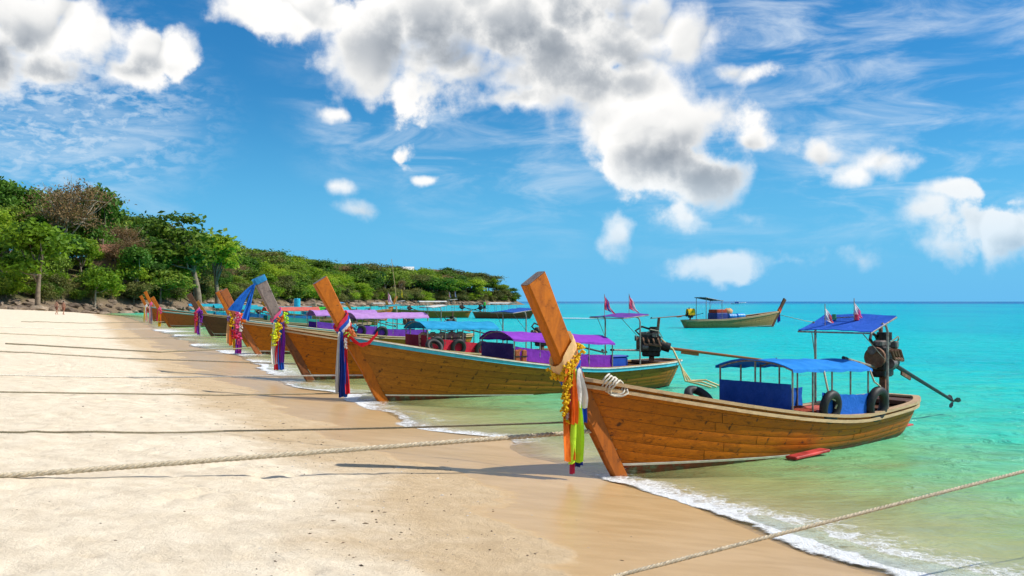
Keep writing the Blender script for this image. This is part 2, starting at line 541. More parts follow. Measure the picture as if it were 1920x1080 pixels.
# ================================================================== beach and sea
_ys = np.linspace(-80, 4000, 8161)
_px = np.interp(_ys, [-80, 0, 6, 8.7, 11, 13.57, 15.6, 20.4, 25, 30.9, 36, 42.6, 59.7, 85, 112, 160, 197, 4000],
                [44, 7.3, 4.5, 3.0, 2.35, 1.55, 0.15, -2.1, -4.4, -7.0, -9.3, -12.0, -19.6, -30.6, -41.5, -63, -84, -90])
_k = np.hanning(13); _k /= _k.sum()
_xs = np.convolve(np.pad(_px, 6, mode='edge'), _k, mode='valid')
def shore_x(y):
    return np.interp(y, _ys, _xs)
def shore_cos(y):
    s = (shore_x(np.asarray(y) + 1.5) - shore_x(np.asarray(y) - 1.5)) / 3.0
    return 1.0 / np.sqrt(1 + s * s)

def vnoise(x, y, seed=0):
    """cheap smooth value noise, vectorised"""
    x = np.asarray(x, dtype=np.float64); y = np.asarray(y, dtype=np.float64)
    xi = np.floor(x).astype(np.int64); yi = np.floor(y).astype(np.int64)
    fx = x - xi; fy = y - yi
    fx = fx * fx * (3 - 2 * fx); fy = fy * fy * (3 - 2 * fy)
    def h(a, b):
        n = (a * 374761393 + b * 668265263 + seed * 1442695041) & 0x7fffffff
        n = ((n ^ (n >> 13)) * 1274126177) & 0x7fffffff
        return ((n ^ (n >> 16)) & 0xffff) / 65535.0
    a = h(xi, yi); b = h(xi + 1, yi); c = h(xi, yi + 1); d = h(xi + 1, yi + 1)
    return (a * (1 - fx) + b * fx) * (1 - fy) + (c * (1 - fx) + d * fx) * fy - 0.5
def fbm(x, y, o=4, seed=0):
    s = 0; a = 1.0
    for i in range(o):
        s = s + a * vnoise(x * 2 ** i, y * 2 ** i, seed + i * 17); a *= 0.5
    return s

def bed_z(x, y, detail=True):
    """height of sand above the water level, and distance inland from the water's edge"""
    x = np.asarray(x, dtype=np.float64); y = np.asarray(y, dtype=np.float64)
    D = (shore_x(y) - x) * shore_cos(y)
    D = D + fbm(x * 0.35, y * 0.35, 3, 5) * 0.9 * np.exp(-np.abs(D) / 6)
    land = 1.75 * (1 - np.exp(-np.maximum(D, 0) / 16.0))
    O = np.maximum(-D, 0)
    sea = -(0.095 * np.minimum(O, 14) + 0.05 * np.clip(O - 14, 0, 70) + 0.004 * np.maximum(O - 84, 0))
    sea = sea - 24.0 * np.clip((y - 650) / 800, 0, 1) - 14 * np.clip((x - 350) / 900, 0, 1)
    z = np.where(D > 0, land, sea)
    if detail:
        dry = np.clip((D - 2.2) / 2.5, 0, 1)
        near = np.exp(-np.abs(y) / 60)
        z = z + dry * (0.05 * fbm(x * 0.8, y * 0.8, 3, 9) + 0.035 * np.minimum(fbm(x * 3.2, y * 3.2, 3, 3), 0.12) * near)
        # trodden hollows: footprints
        c = vnoise(x * 5.5, y * 4.0, 21); c2 = vnoise(x * 0.7, y * 0.7, 23)
        z = z - dry * near * 0.075 * np.clip(c - 0.16, 0, 1) / 0.34 * np.clip(c2 + 0.3, 0, 1)
        z = z + (1 - dry) * 0.012 * fbm(x * 0.9, y * 0.9, 2, 31)
        z = z + np.where(D < 0, np.clip(-D, 0, 4) * 0.012 * fbm(x * 0.7, y * 1.1, 3, 44), 0)
    return z, D

def spaced(stops):
    out = []
    for (a, b, n) in stops:
        out += list(np.linspace(a, b, n, endpoint=False))
    out.append(stops[-1][1])
    return np.array(out)

def make_beach():
    ys = spaced([(-60, 2.5, 14), (2.5, 12, 190), (12, 24, 150), (24, 50, 110), (50, 120, 90), (120, 260, 60), (260, 900, 30), (900, 12000, 14)])
    dx = spaced([(-220, -60, 14), (-60, -14, 50), (-14, -8, 60), (-8, 5, 230), (5, 12, 60), (12, 40, 30), (40, 300, 20), (300, 9000, 12)])
    Y, DX = np.meshgrid(ys, dx, indexing='ij')
    X = shore_x(Y) + DX
    Z, D = bed_z(X, Y)
    me = np_mesh('beach', np.stack([X, Y, Z], -1).reshape(-1, 3), grid_faces(len(ys), len(dx)), True, {'inland': D})
    m, K, out = new_mat('sand')
    co = objco(K)
    a = K.node('ShaderNodeAttribute', attribute_name='inland').outputs['Fac']
    big = K.noise(co, 0.55, 4.0, 0.6)
    edge = K.m('ADD', a, K.m('MULTIPLY', K.m('SUBTRACT', big, 0.5), 3.2))
    fine = K.noise(co, 60.0, 5.0, 0.75)
    med = K.noise(co, 3.0, 6.0, 0.65)
    dry = K.mix(K.ss(med, 0.3, 0.7), (0.66, 0.555, 0.41), (0.79, 0.69, 0.535))
    dry = K.mix(K.m('MULTIPLY', K.ss(fine, 0.55, 0.8), 0.3), dry, (0.36, 0.27, 0.18))
    damp = K.mix(K.ss(med, 0.3, 0.7), (0.50, 0.37, 0.225), (0.58, 0.445, 0.285))
    wet = K.mix(K.ss(K.noise(K.scalevec(co, (0.8, 3.0, 1)), 1.6, 4.0, 0.6), 0.3, 0.7), (0.46, 0.30, 0.135), (0.54, 0.365, 0.18))
    c = K.mix(K.ss(edge, 4.6, 3.2), dry, damp)
    fwet = K.ss(edge, 2.55, 2.25)
    c = K.mix(fwet, c, wet)
    c = K.mix(K.ss(a, -0.1, -0.9), c, (0.60, 0.49, 0.31))
    # bits of shell and coral along the tide line
    vr = K.node('ShaderNodeTexVoronoi'); K.put(vr.inputs['Vector'], co); vr.inputs['Scale'].default_value = 26.0
    sp = K.m('MULTIPLY', K.ss(vr.outputs['Distance'], 0.13, 0.08), K.ss(K.noise(co, 0.9, 3.0, 0.5), 0.5, 0.62))
    sp = K.m('MULTIPLY', sp, K.ss(edge, 2.4, 3.0))
    c = K.mix(K.m('MULTIPLY', sp, 0.5), c, (0.25, 0.18, 0.12))
    h = K.m('ADD', K.m('MULTIPLY', fine, 0.35), K.noise(co, 9.0, 6.0, 0.7))
    nd = K.node('ShaderNodeBump'); nd.inputs['Distance'].default_value = 0.035
    K.put(nd.inputs['Strength'], K.m('SUBTRACT', 0.9, K.m('MULTIPLY', fwet, 0.82)))
    K.put(nd.inputs['Height'], h)
    rough = K.m('SUBTRACT', 0.92, K.m('MULTIPLY', fwet, 0.6))
    principled(K, out, c, rough, K.m('ADD', 0.05, K.m('MULTIPLY', fwet, 0.3)), nd.outputs[0])
    o = link_mesh('beach', me, m)
    return tag(o, 'pale sandy beach with a darker wet band along the water', kind='structure')
beach = make_beach()

def make_sea():
    ys = spaced([(-60, 3, 12), (3, 14, 150), (14, 30, 120), (30, 70, 100), (70, 200, 80), (200, 700, 40), (700, 14000, 26)])
    dx = spaced([(-6, 0.0, 30), (0.0, 4, 80), (4, 14, 90), (14, 40, 70), (40, 160, 60), (160, 600, 30), (600, 9000, 20)])
    Y, DX = np.meshgrid(ys, dx, indexing='ij')
    X = shore_x(Y) + DX
    bz, D = bed_z(X, Y)
    O = np.maximum(-D, 0)
    amp = np.clip(O / 6, 0.1, 1)
    fade = np.exp(-np.maximum(Y, 0) / 320)
    Z = amp * fade * (0.10 * fbm(X * 0.22 + Y * 0.15, Y * 0.42, 4, 61) + 0.03 * fbm(X * 1.7, Y * 2.2, 2, 67))
    # the last low wave rolling in
    roll = np.exp(-((O - 0.55 - 0.25 * vnoise(Y * 0.5, Y * 0, 71)) / 0.28) ** 2)
    Z += 0.045 * roll * (0.6 + fbm(Y * 0.4, X * 0.1, 2, 73)) * np.exp(-np.maximum(Y, 0) / 80)
    depth = np.maximum(Z - bz, 0)
    me = np_mesh('sea', np.stack([X, Y, Z], -1).reshape(-1, 3), grid_faces(len(ys), len(dx)), True, {'depth': depth})
    m, K, out = new_mat('sea_water')
    geo = K.node('ShaderNodeNewGeometry')
    co = geo.outputs['Position']
    dep = K.node('ShaderNodeAttribute', attribute_name='depth').outputs['Fac']
    patch = K.noise(K.scalevec(co, (0.05, 0.02, 1)), 1.0, 4.0, 0.6)
    dep2 = K.m('MULTIPLY', dep, K.lin(K.noise(K.scalevec(co, (0.5, 0.9, 1)), 1.0, 4.0, 0.6), 0.25, 0.75, 0.72, 1.3))
    # what the water body itself scatters back, by its depth
    body = K.ramp(K.m('POWER', K.m('DIVIDE', dep2, 30.0, clamp=True), 0.4),
                  [(0.0, (0.72, 0.58, 0.28)), (0.13, (0.55, 0.63, 0.24)), (0.18, (0.26, 0.63, 0.28)), (0.245, (0.06, 0.58, 0.40)),
                   (0.33, (0.0, 0.50, 0.50)), (0.55, (0.0, 0.38, 0.52)), (0.80, (0.0, 0.27, 0.46)), (1.0, (0.0, 0.15, 0.36))])
    body = K.mix(K.ss(patch, 0.42, 0.72, 0, 0.5), body, K.mix(1.0, body, (0.5, 0.66, 0.92), 'MULTIPLY'))
    pt2 = K.noise(K.scalevec(co, (0.009, 0.0035, 1)), 1.0, 4.0, 0.6)
    body = K.mix(K.ss(pt2, 0.46, 0.66, 0, 0.5), body, K.mix(1.0, body, (0.5, 0.72, 0.95), 'MULTIPLY'))
    strk = K.noise(K.scalevec(co, (0.25, 1.3, 1)), 1.0, 5.0, 0.65, 0.5)
    body = K.mix(K.ss(strk, 0.5, 0.72, 0, 0.4), body, K.mix(1.0, body, (0.7, 0.78, 0.9), 'MULTIPLY'))
    body = K.mix(K.ss(strk, 0.45, 0.28, 0, 0.35), body, K.mix(1.0, body, (1.6, 1.22, 1.12), 'MULTIPLY'))
    fac = K.m('SUBTRACT', 1.0, K.m('POWER', 2.718, K.m('MULTIPLY', dep2, -2.6)))
    tint = K.node('ShaderNodeCombineColor')
    K.put(tint.inputs[0], K.m('POWER', 2.718, K.m('MULTIPLY', dep2, -0.5)))
    K.put(tint.inputs[1], K.m('POWER', 2.718, K.m('MULTIPLY', dep2, -0.08)))
    K.put(tint.inputs[2], K.m('POWER', 2.718, K.m('MULTIPLY', dep2, -0.6)))
    w1 = K.noise(K.scalevec(co, (1.0, 1.7, 1)), 1.3, 5.0, 0.6, 0.6)
    w2 = K.noise(K.scalevec(co, (0.35, 0.8, 1)), 1.0, 3.0, 0.5, 0.4)
    h = K.m('ADD', K.m('MULTIPLY', w1, 0.6), w2)
    nd = K.node('ShaderNodeBump'); nd.inputs['Distance'].default_value = 0.45
    K.put(nd.inputs['Strength'], K.ss(dep, 0.0, 0.5, 0.25, 0.8)); K.put(nd.inputs['Height'], h)
    N = nd.outputs[0]
    tr = K.node('ShaderNodeBsdfTransparent'); K.put(tr.inputs[0], tint.outputs[0])
    df = K.node('ShaderNodeBsdfDiffuse'); K.put(df.inputs[0], body); K.put(df.inputs['Normal'], N)
    mx = K.node('ShaderNodeMixShader'); K.put(mx.inputs[0], fac)
    K.l.new(tr.outputs[0], mx.inputs[1]); K.l.new(df.outputs[0], mx.inputs[2])
    gl = K.node('ShaderNodeBsdfGlossy'); gl.inputs['Roughness'].default_value = 0.16; K.put(gl.inputs['Normal'], N)
    fr = K.node('ShaderNodeFresnel'); fr.inputs[0].default_value = 1.33; K.put(fr.inputs['Normal'], N)
    fm = K.m('MINIMUM', K.m('MULTIPLY', fr.outputs[0], 0.75), 0.30)
    ms = K.node('ShaderNodeMixShader'); K.put(ms.inputs[0], fm)
    K.l.new(mx.outputs[0], ms.inputs[1]); K.l.new(gl.outputs[0], ms.inputs[2])
    K.l.new(ms.outputs[0], out.inputs['Surface'])
    o = link_mesh('sea', me, m)
    return tag(o, 'clear turquoise sea turning green and sandy at the edge', kind='structure')
sea = make_sea()

def foam_material():
    m, K, out = new_mat('foam')
    co = K.node('ShaderNodeNewGeometry').outputs['Position']
    a = K.node('ShaderNodeAttribute', attribute_name='cover').outputs['Fac']
    vr = K.node('ShaderNodeTexVoronoi', feature='DISTANCE_TO_EDGE')
    wv = K.v('ADD', co, K.v('SCALE', K.noise(co, 3.0, 5.0, 0.6, out=1), scale=0.5))
    K.put(vr.inputs['Vector'], wv); vr.inputs['Scale'].default_value = 7.0
    lace = K.ss(vr.outputs['Distance'], 0.16, 0.02)
    n = K.noise(co, 4.0, 7.0, 0.7, 0.4)
    n2 = K.noise(co, 22.0, 4.0, 0.7)
    d = K.m('ADD', K.m('ADD', K.m('MULTIPLY', n, 1.3), K.m('MULTIPLY', lace, 0.2)), K.m('MULTIPLY', n2, 0.5))
    al = K.ss(K.m('ADD', d, K.m('MULTIPLY', a, 1.35)), 1.56, 2.2)
    b = K.node('ShaderNodeBsdfPrincipled')
    b.inputs['Base Color'].default_value = (0.86, 0.88, 0.88, 1)
    b.inputs['Roughness'].default_value = 0.6
    b.inputs['Specular IOR Level'].default_value = 0.3
    K.put(b.inputs['Normal'], K.bump(K.m('ADD', n2, K.noise(co, 60.0, 3.0, 0.7)), 0.8, 0.03))
    tr = K.node('ShaderNodeBsdfTransparent')
    mx = K.node('ShaderNodeMixShader'); K.put(mx.inputs[0], al)
    K.l.new(tr.outputs[0], mx.inputs[1]); K.l.new(b.outputs[0], mx.inputs[2])
    K.l.new(mx.outputs[0], out.inputs['Surface'])
    return m
FOAM = foam_material()

def make_foam():
    ys = spaced([(4, 24, 360), (24, 90, 200)])
    ws = np.linspace(0, 1, 40)
    Y, W = np.meshgrid(ys, ws, indexing='ij')
    wid = np.interp(Y, [4, 8.5, 11, 13.5, 17, 22, 30, 45, 90], [3.0, 2.5, 1.7, 0.9, 1.6, 1.6, 2.3, 3.2, 5.0])
    wid = wid * (1 + 0.5 * vnoise(Y * 0.6, Y * 0, 81))
    off = -0.10 + 0.30 * fbm(Y * 0.9, Y * 0, 5, 83)
    X0 = shore_x(Y)
    # slide across until the water's edge: two refinements because the edge wobbles
    for _ in range(3):
        _, D = bed_z(X0, Y); X0 = X0 + D / shore_cos(Y)
    X = X0 + off + W * wid
    bz, D = bed_z(X, Y)
    lump = np.clip(fbm(X * 5, Y * 5, 3, 91) + 0.25, 0, 1)
    body = np.clip(np.sin(np.clip(W * 1.25, 0, 1) * PI), 0, 1) ** 1.8
    along = np.clip(0.6 + 1.2 * vnoise(Y * 0.33, Y * 0 + 3.3, 95) + np.interp(Y, [4, 12, 14, 18, 60], [0.4, 0.4, 0.1, 0.1, 0.2]), 0, 1)
    cover = np.clip((1 - W) ** 0.8 * np.clip(W / 0.10, 0, 1), 0, 1) * along
    amp = np.interp(Y, [4, 30, 90], [1, 1, 1.3])
    Z = np.maximum(bz + 0.006, 0.012) + amp * (0.016 * body * lump * along + 0.008 * np.exp(-((W - .5) / .2) ** 2) * along)
    me = np_mesh('shore_foam', np.stack([X, Y, Z], -1).reshape(-1, 3), grid_faces(len(ys), len(ws)), True, {'cover': cover})
    o = link_mesh('shore_foam', me, FOAM)
    tag(o, 'white foam of small waves breaking along the shoreline', 'foam', kind='stuff')
    # a boat's wake far out
    n = 60
    V = []; cov = []
    for i in range(n):
        t = i / (n - 1)
        p = on_water(1040 + 150 * t, 597.5 + 1.5 * t)
        for j in range(5):
            w = (j / 4 - .5)
            V.append((p.x, p.y + w * 5.5 * (0.5 + t), 0.07 + 0.06 * (1 - abs(w) * 2))); cov.append((1 - abs(w) * 2) ** .5 * 1.25 * (1 - t * .6))
    me = np_mesh('wake_foam', np.array(V), grid_faces(n, 5), True, {'cover': cov})
    tag(link_mesh('wake_foam', me, FOAM), 'white wake streak on the open water behind the purple canopy', 'foam', kind='stuff')
make_foam()

def make_debris():
    """bits of shell, coral and twig strewn over the tide line"""
    rg = np.random.default_rng(3)
    V = []; Q = []
    n = 0
    oct_v = np.array([(1, 0, 0), (-1, 0, 0), (0, 1, 0), (0, -1, 0), (0, 0, 1), (0, 0, -1)], float)
    oct_f = np.array([(0, 2, 4), (2, 1, 4), (1, 3, 4), (3, 0, 4), (2, 0, 5), (1, 2, 5), (3, 1, 5), (0, 3, 5)])
    N = 1900
    y = 4.5 + rg.random(N) ** 1.6 * 22
    band = np.where(rg.random(N) < 0.75, 3.0 + rg.normal(0, .55, N) + rg.random(N) * 1.2, 2.7 + rg.random(N) * 9)
    x = shore_x(y) - band / shore_cos(y)
    keep = fbm(x * 0.8, y * 0.8, 2, 12) + rg.random(N) * .5 > 0.1
    x, y = x[keep], y[keep]
    z, _ = bed_z(x, y)
    for xx, yy, zz in zip(x, y, z):
        s = 0.004 + 0.011 * rg.random() ** 3
        sc = np.array([s * (1 + rg.random() * 1.6), s, s * .6]); a = rg.random() * 6.28
        p = oct_v * sc * (0.7 + .6 * rg.random((6, 1)))
        R = np.array([[math.cos(a), -math.sin(a), 0], [math.sin(a), math.cos(a), 0], [0, 0, 1]])
        V.append(p @ R.T + (xx, yy, zz + s * .2)); Q.append(oct_f + n); n += 6
    me = np_mesh('beach_debris', np.concatenate(V), np.concatenate(Q), False)
    m, K, out = new_mat('debris')
    geo = K.node('ShaderNodeNewGeometry')
    c = K.ramp(geo.outputs['Random Per Island'], [(0.0, (0.07, 0.045, 0.03)), (0.55, (0.20, 0.14, 0.09)), (0.8, (0.45, 0.38, 0.30)), (1.0, (0.7, 0.66, 0.6))])
    principled(K, out, c, 0.8, 0.2)
    tag(link_mesh('beach_debris', me, m), 'scattered bits of shell coral and twig along the tide line', 'debris', kind='stuff')
make_debris()

# ================================================================== wooded headland
SH = np.array([(-330, 60), (-200, 108), (-112, 138), (-84, 156), (-84, 185), (-82, 205), (-76, 226), (-76, 280), (-80, 340), (-78, 400), (-72, 470), (-60, 540),
               (-42, 605), (-20, 655), (0, 690), (6, 702), (2, 725), (-30, 800), (-120, 880), (-330, 900)], float)
def land_dist(x, y):
    """distance inland from the headland's edge, negative outside"""
    x = np.asarray(x, float); y = np.asarray(y, float)
    best = np.full(x.shape, 1e9); ins = np.zeros(x.shape, bool)
    P = SH
    for i in range(len(P)):
        a = P[i]; b = P[(i + 1) % len(P)]
        if i < len(P) - 1:
            ab = b - a
            t = np.clip(((x - a[0]) * ab[0] + (y - a[1]) * ab[1]) / (ab @ ab), 0, 1)
            best = np.minimum(best, np.hypot(x - a[0] - t * ab[0], y - a[1] - t * ab[1]))
        cond = ((a[1] > y) != (b[1] > y))
        with np.errstate(divide='ignore', invalid='ignore'):
            xi = (b[0] - a[0]) * (y - a[1]) / (b[1] - a[1] + 1e-12) + a[0]
        ins ^= cond & (x < xi)
    return np.where(ins, best, -best)
def hill_z(x, y):
    d = land_dist(x, y)
    x = np.asarray(x, float); y = np.asarray(y, float)
    up = 1.2 + 16.0 * (1 - np.exp(-np.maximum(d - 2, 0) / 42.0)) + 2.4 * (1 - np.exp(-np.maximum(d, 0) / 3.0))
    z = np.where(d > 0, up, d * 0.35 + 1.2)
    return np.maximum(z + fbm(x * 0.12, y * 0.12, 3, 101) * np.clip(d / 10, 0.1, 1) * 1.6, -6)

def make_headland():
    xs = np.arange(-300, 30, 3.2); ys = np.concatenate([np.arange(70, 300, 3.2), np.arange(300, 880, 6.0)])
    X, Y = np.meshgrid(xs, ys)
    Z = hill_z(X, Y)
    me = np_mesh('headland', np.stack([X, Y, Z], -1).reshape(-1, 3), grid_faces(len(ys), len(xs)), True)
    m, K, out = new_mat('hill_soil')
    co = objco(K)
    n = K.noise(co, 0.25, 6.0, 0.65)
    c = K.ramp(n, [(0.3, (0.035, 0.05, 0.015)), (0.45, (0.075, 0.075, 0.03)), (0.6, (0.13, 0.10, 0.05)), (0.75, (0.20, 0.15, 0.09))])
    s = K.node('ShaderNodeSeparateXYZ'); K.l.new(co, s.inputs[0])
    c = K.mix(K.ss(K.m('ADD', s.outputs[2], n), 3.9, 2.4), c, (0.20, 0.15, 0.10))
    principled(K, out, c, 0.95, 0.1, K.bump(K.noise(co, 1.2, 6.0, 0.7), 0.8, 0.5))
    tag(link_mesh('headland', me, m), 'low wooded hill running out to a point behind the bay', kind='structure')
make_headland()

# ---- foliage
def leaf_mat(name, c1, c2, c3, trans=0.35):
    m, K, out = new_mat(name)
    a = K.node('ShaderNodeAttribute', attribute_name='tone').outputs['Fac']
    r = objrand(K)
    x = K.m('ADD', K.m('MULTIPLY', a, 0.5), K.m('MULTIPLY', r, 0.5))
    c = K.ramp(x, [(0.12, c1), (0.5, c2), (0.9, c3)])
    d = K.node('ShaderNodeBsdfPrincipled'); K.put(d.inputs['Base Color'], c)
    d.inputs['Roughness'].default_value = 0.55; d.inputs['Specular IOR Level'].default_value = 0.2
    tr = K.node('ShaderNodeBsdfTranslucent'); K.put(tr.inputs[0], c)
    mx = K.node('ShaderNodeMixShader'); mx.inputs[0].default_value = trans
    K.l.new(d.outputs[0], mx.inputs[1]); K.l.new(tr.outputs[0], mx.inputs[2])
    K.l.new(mx.outputs[0], out.inputs['Surface'])
    return m
LEAF = {
    'deep': leaf_mat('leaf_deep', (0.028, 0.08, 0.010), (0.065, 0.165, 0.016), (0.13, 0.26, 0.025)),
    'mid': leaf_mat('leaf_mid', (0.05, 0.11, 0.012), (0.14, 0.23, 0.022), (0.27, 0.36, 0.04)),
    'bright': leaf_mat('leaf_bright', (0.08, 0.17, 0.01), (0.22, 0.36, 0.02), (0.42, 0.52, 0.04), 0.45),
    'olive': leaf_mat('leaf_olive', (0.07, 0.085, 0.02), (0.15, 0.165, 0.04), (0.26, 0.25, 0.07)),
    'brown': leaf_mat('leaf_brown', (0.14, 0.09, 0.035), (0.28, 0.18, 0.08), (0.40, 0.27, 0.13)),
}
BARK = paint((0.22, 0.17, 0.12), 0.9, 0, 0.45, 2.0, 0.5)
BARK_PALE = paint((0.46, 0.38, 0.29), 0.9, 0, 0.35, 2.0, 0.5)

def tree_meshes(seed, H, rx, z0, nclump, nleaf, leaf, lumps=5, bare=False, lean=0.0, flat=1.0):
    """trunk with limbs, and a crown of small leaf faces gathered in uneven clumps. z0: height where the crown starts (part of H)"""
    rg = np.random.default_rng(seed)
    mb = MB()
    r0 = 0.018 * H + 0.06
    bend = rg.normal(0, 0.05 * H, 2) + np.array([lean * H, 0])
    def trunk(t): return Vector((bend[0] * t * t, bend[1] * t * t, H * (z0 + (1 - z0) * .55) * t))
    pts = [trunk(t) for t in np.linspace(0, 1, 7)]
    mb.tube([pts[0] - Vector((0, 0, .8))] + pts, [r0 * 1.4] + [r0 * (1.15 - .8 * t) for t in np.linspace(0, 1, 7)], 7)
    # a few uneven lobes make the outline
    lob = []
    for i in range(lumps):
        a = rg.random() * 6.283; rr = rx * (0.25 + 0.5 * rg.random())
        zz = H * (z0 + (1 - z0) * (0.22 + 0.6 * rg.random()))
        lob.append((bend[0] + rr * math.cos(a), bend[1] + rr * math.sin(a), zz, rx * (0.38 + 0.28 * rg.random()), H * (1 - z0) * (0.2 + .12 * rg.random()) * flat))
    lob.append((bend[0], bend[1], H * (0.97 - (1 - z0) * .26 * flat), rx * .55, H * (1 - z0) * .26 * flat))
    C = []
    for i in range(nclump):
        L = lob[rg.integers(len(lob))]
        d = rg.normal(size=3); d /= np.linalg.norm(d)
        if d[2] < -0.35: d[2] *= -0.5
        k = 0.55 + 0.5 * rg.random()
        C.append((L[0] + d[0] * L[3] * k, L[1] + d[1] * L[3] * k, L[2] + d[2] * L[4] * k))
    C = np.array(C)
    # limbs to the lobes and twigs to some clumps
    for L in lob:
        t = 0.45 + 0.45 * rg.random()
        a = trunk(t); b = Vector(L[:3])
        mid = a.lerp(b, .5) + Vector((0, 0, -.06 * H * rg.random())) + Vector(rg.normal(0, .02 * H, 3))
        mb.tube([a, mid, b], [r0 * .5, r0 * .34, r0 * .14], 5)
        if bare:
            for k in range(9):
                c = b + Vector(rg.normal(0, 1, 3) * (L[3] * .6, L[3] * .6, L[4] * .7)) + Vector((0, 0, L[4] * .4))
                s = a.lerp(b, .4 + .55 * rg.random())
                mb.tube([s, s.lerp(c, .5) + Vector(rg.normal(0, .1, 3)), c], [r0 * .18, r0 * .12, r0 * .04], 4)
    tm = bpy.data.meshes.new('trunk'); tm.from_pydata([tuple(v) for v in mb.v], [], mb.f); tm.update()
    tm.polygons.foreach_set('use_smooth', np.ones(len(tm.polygons), dtype=bool))
    n = nclump * nleaf
    ci = np.repeat(np.arange(nclump), nleaf)
    cr = (0.10 + 0.09 * rg.random(nclump)) * rx * (1.2 if bare else 1.0)
    P = C[ci] + rg.normal(size=(n, 3)) * cr[ci][:, None] * np.array([1, 1, .62])
    nrm = rg.normal(size=(n, 3)) + np.array([0, 0, .7]) + (P - C[ci]) / (cr[ci][:, None] + .01) * .5
    nrm /= np.linalg.norm(nrm, axis=1)[:, None]
    u = np.cross(nrm, rg.normal(size=(n, 3))); u /= np.linalg.norm(u, axis=1)[:, None] + 1e-9
    w = np.cross(nrm, u)
    s = leaf * (0.6 + .8 * rg.random(n))[:, None]
    asp = 0.55 if not bare else 0.4
    V = np.stack([P - u * s, P - w * s * asp + nrm * s * .1, P + u * s, P + w * s * asp + nrm * s * .1], 1).reshape(-1, 3)
    Q = np.arange(n * 4).reshape(n, 4)
    tone = np.clip(rg.random(nclump)[ci] * .75 + rg.random(n) * .25, 0, 1)
    cm = np_mesh('crown', V, Q, False, {'tone': np.repeat(tone, 4)})
    return tm, cm

PROTO = {}
def proto(kind):
    """a few shapes of each kind of tree; returns (trunk mesh, crown mesh, height)"""
    if kind in PROTO: return PROTO[kind]
    spec = {
        'round': [dict(H=10, rx=4.4, z0=.30, nclump=120, nleaf=34, leaf=.30, lumps=7), dict(H=10, rx=3.8, z0=.24, nclump=110, nleaf=34, leaf=.28, lumps=6), dict(H=10, rx=5.0, z0=.36, nclump=130, nleaf=34, leaf=.30, lumps=9)],
        'tall': [dict(H=10, rx=2.8, z0=.30, nclump=110, nleaf=30, leaf=.24, lumps=9, flat=.6), dict(H=10, rx=2.3, z0=.35, nclump=90, nleaf=30, leaf=.22, lumps=8, flat=.6)],
        'spread': [dict(H=10, rx=5.6, z0=.5, nclump=120, nleaf=32, leaf=.30, lumps=9, flat=.8), dict(H=10, rx=4.8, z0=.42, nclump=120, nleaf=30, leaf=.28, lumps=8, flat=.7, lean=.08)],
        'dry': [dict(H=10, rx=4.2, z0=.42, nclump=150, nleaf=26, leaf=.17, lumps=8, bare=True), dict(H=10, rx=3.6, z0=.36, nclump=130, nleaf=24, leaf=.17, lumps=7, bare=True)],
        'shrub': [dict(H=4, rx=2.6, z0=.02, nclump=80, nleaf=32, leaf=.19, lumps=6), dict(H=4, rx=3.2, z0=.02, nclump=90, nleaf=32, leaf=.19, lumps=8)],
    }[kind]
    PROTO[kind] = [tree_meshes(hash_i(kind) + i * 7, **s) + (s['H'],) for i, s in enumerate(spec)]
    return PROTO[kind]
def hash_i(s): return sum(ord(c) * (i + 3) for i, c in enumerate(s))

_mat_mesh = {}
def with_mat(me, mat):
    key = (me.name, mat.name)
    if key not in _mat_mesh:
        c = me.copy(); c.materials.clear(); c.materials.append(mat); _mat_mesh[key] = c
    return _mat_mesh[key]

def plant(kind, leaf, x, y, h, label, cat='tree', group=None, name='broadleaf_tree', z=None, wide=1.0, bark=None, var=None, rz=None):
    ps = proto(kind)
    tm, cm, H = ps[var if var is not None else random.randrange(len(ps))]
    if z is None: z = float(hill_z(x, y))
    root = empty(name, (x, y, z - .1), random.random() * 6.28 if rz is None else rz)
    s = h / H
    root.scale = (s * wide, s * wide, s)
    tag(root, label, cat, group)
    link_mesh('trunk', with_mat(tm, bark or BARK), None, root)
    link_mesh('crown', with_mat(cm, LEAF[leaf]), None, root)
    return root

TOPX = [-80, 0, 50, 110, 180, 222, 300, 420, 455, 500, 560, 620, 700, 780, 850, 905, 940, 962, 980]
TOPY = [322, 335, 352, 372, 385, 402, 418, 452, 462, 473, 480, 492, 498, 503, 503, 512, 530, 552, 560]
def top_y(px): return np.interp(px, TOPX, TOPY)

GROUP_L = {
    ('round', 'deep'): 'dark green round-crowned tree in the wood on the headland',
    ('round', 'mid'): 'mid green round-crowned tree in the wood on the headland',
    ('round', 'bright'): 'yellow-green round-crowned tree in the wood on the headland',
    ('tall', 'deep'): 'tall narrow dark tree in the wood on the headland',
    ('tall', 'mid'): 'tall narrow mid green tree in the wood on the headland',
    ('spread', 'olive'): 'dull olive wide-crowned tree in the wood on the headland',
    ('spread', 'mid'): 'mid green wide-crowned tree in the wood on the headland',
    ('dry', 'brown'): 'leafless brownish dry-season tree in the wood on the headland',
    ('shrub', 'mid'): 'low mid green bush at the foot of the wooded headland',
    ('shrub', 'olive'): 'low olive bush at the foot of the wooded headland',
    ('shrub', 'bright'): 'low yellow-green bush at the foot of the wooded headland',
}
ZONES = [(95, 'at the left edge of the wood'), (235, 'around the large leafless tree'), (340, 'above the farthest beached boats'), (450, 'around the tallest tree of the slope'),
         (565, 'behind the grey prow'), (680, 'behind the striped boat'), (800, 'behind the tall mast'), (2000, 'near the tip of the headland')]
def zone(px):
    for lim, nm in ZONES:
        if px < lim: return nm
def zlabel(kind, leaf, px, row):
    base = GROUP_L[(kind, leaf)].split(' in the wood')[0].split(' at the foot')[0]
    return base + ' ' + ('at the shore', 'low on the slope', 'halfway up', 'on the skyline', 'on the skyline')[row] + ' ' + zone(px)
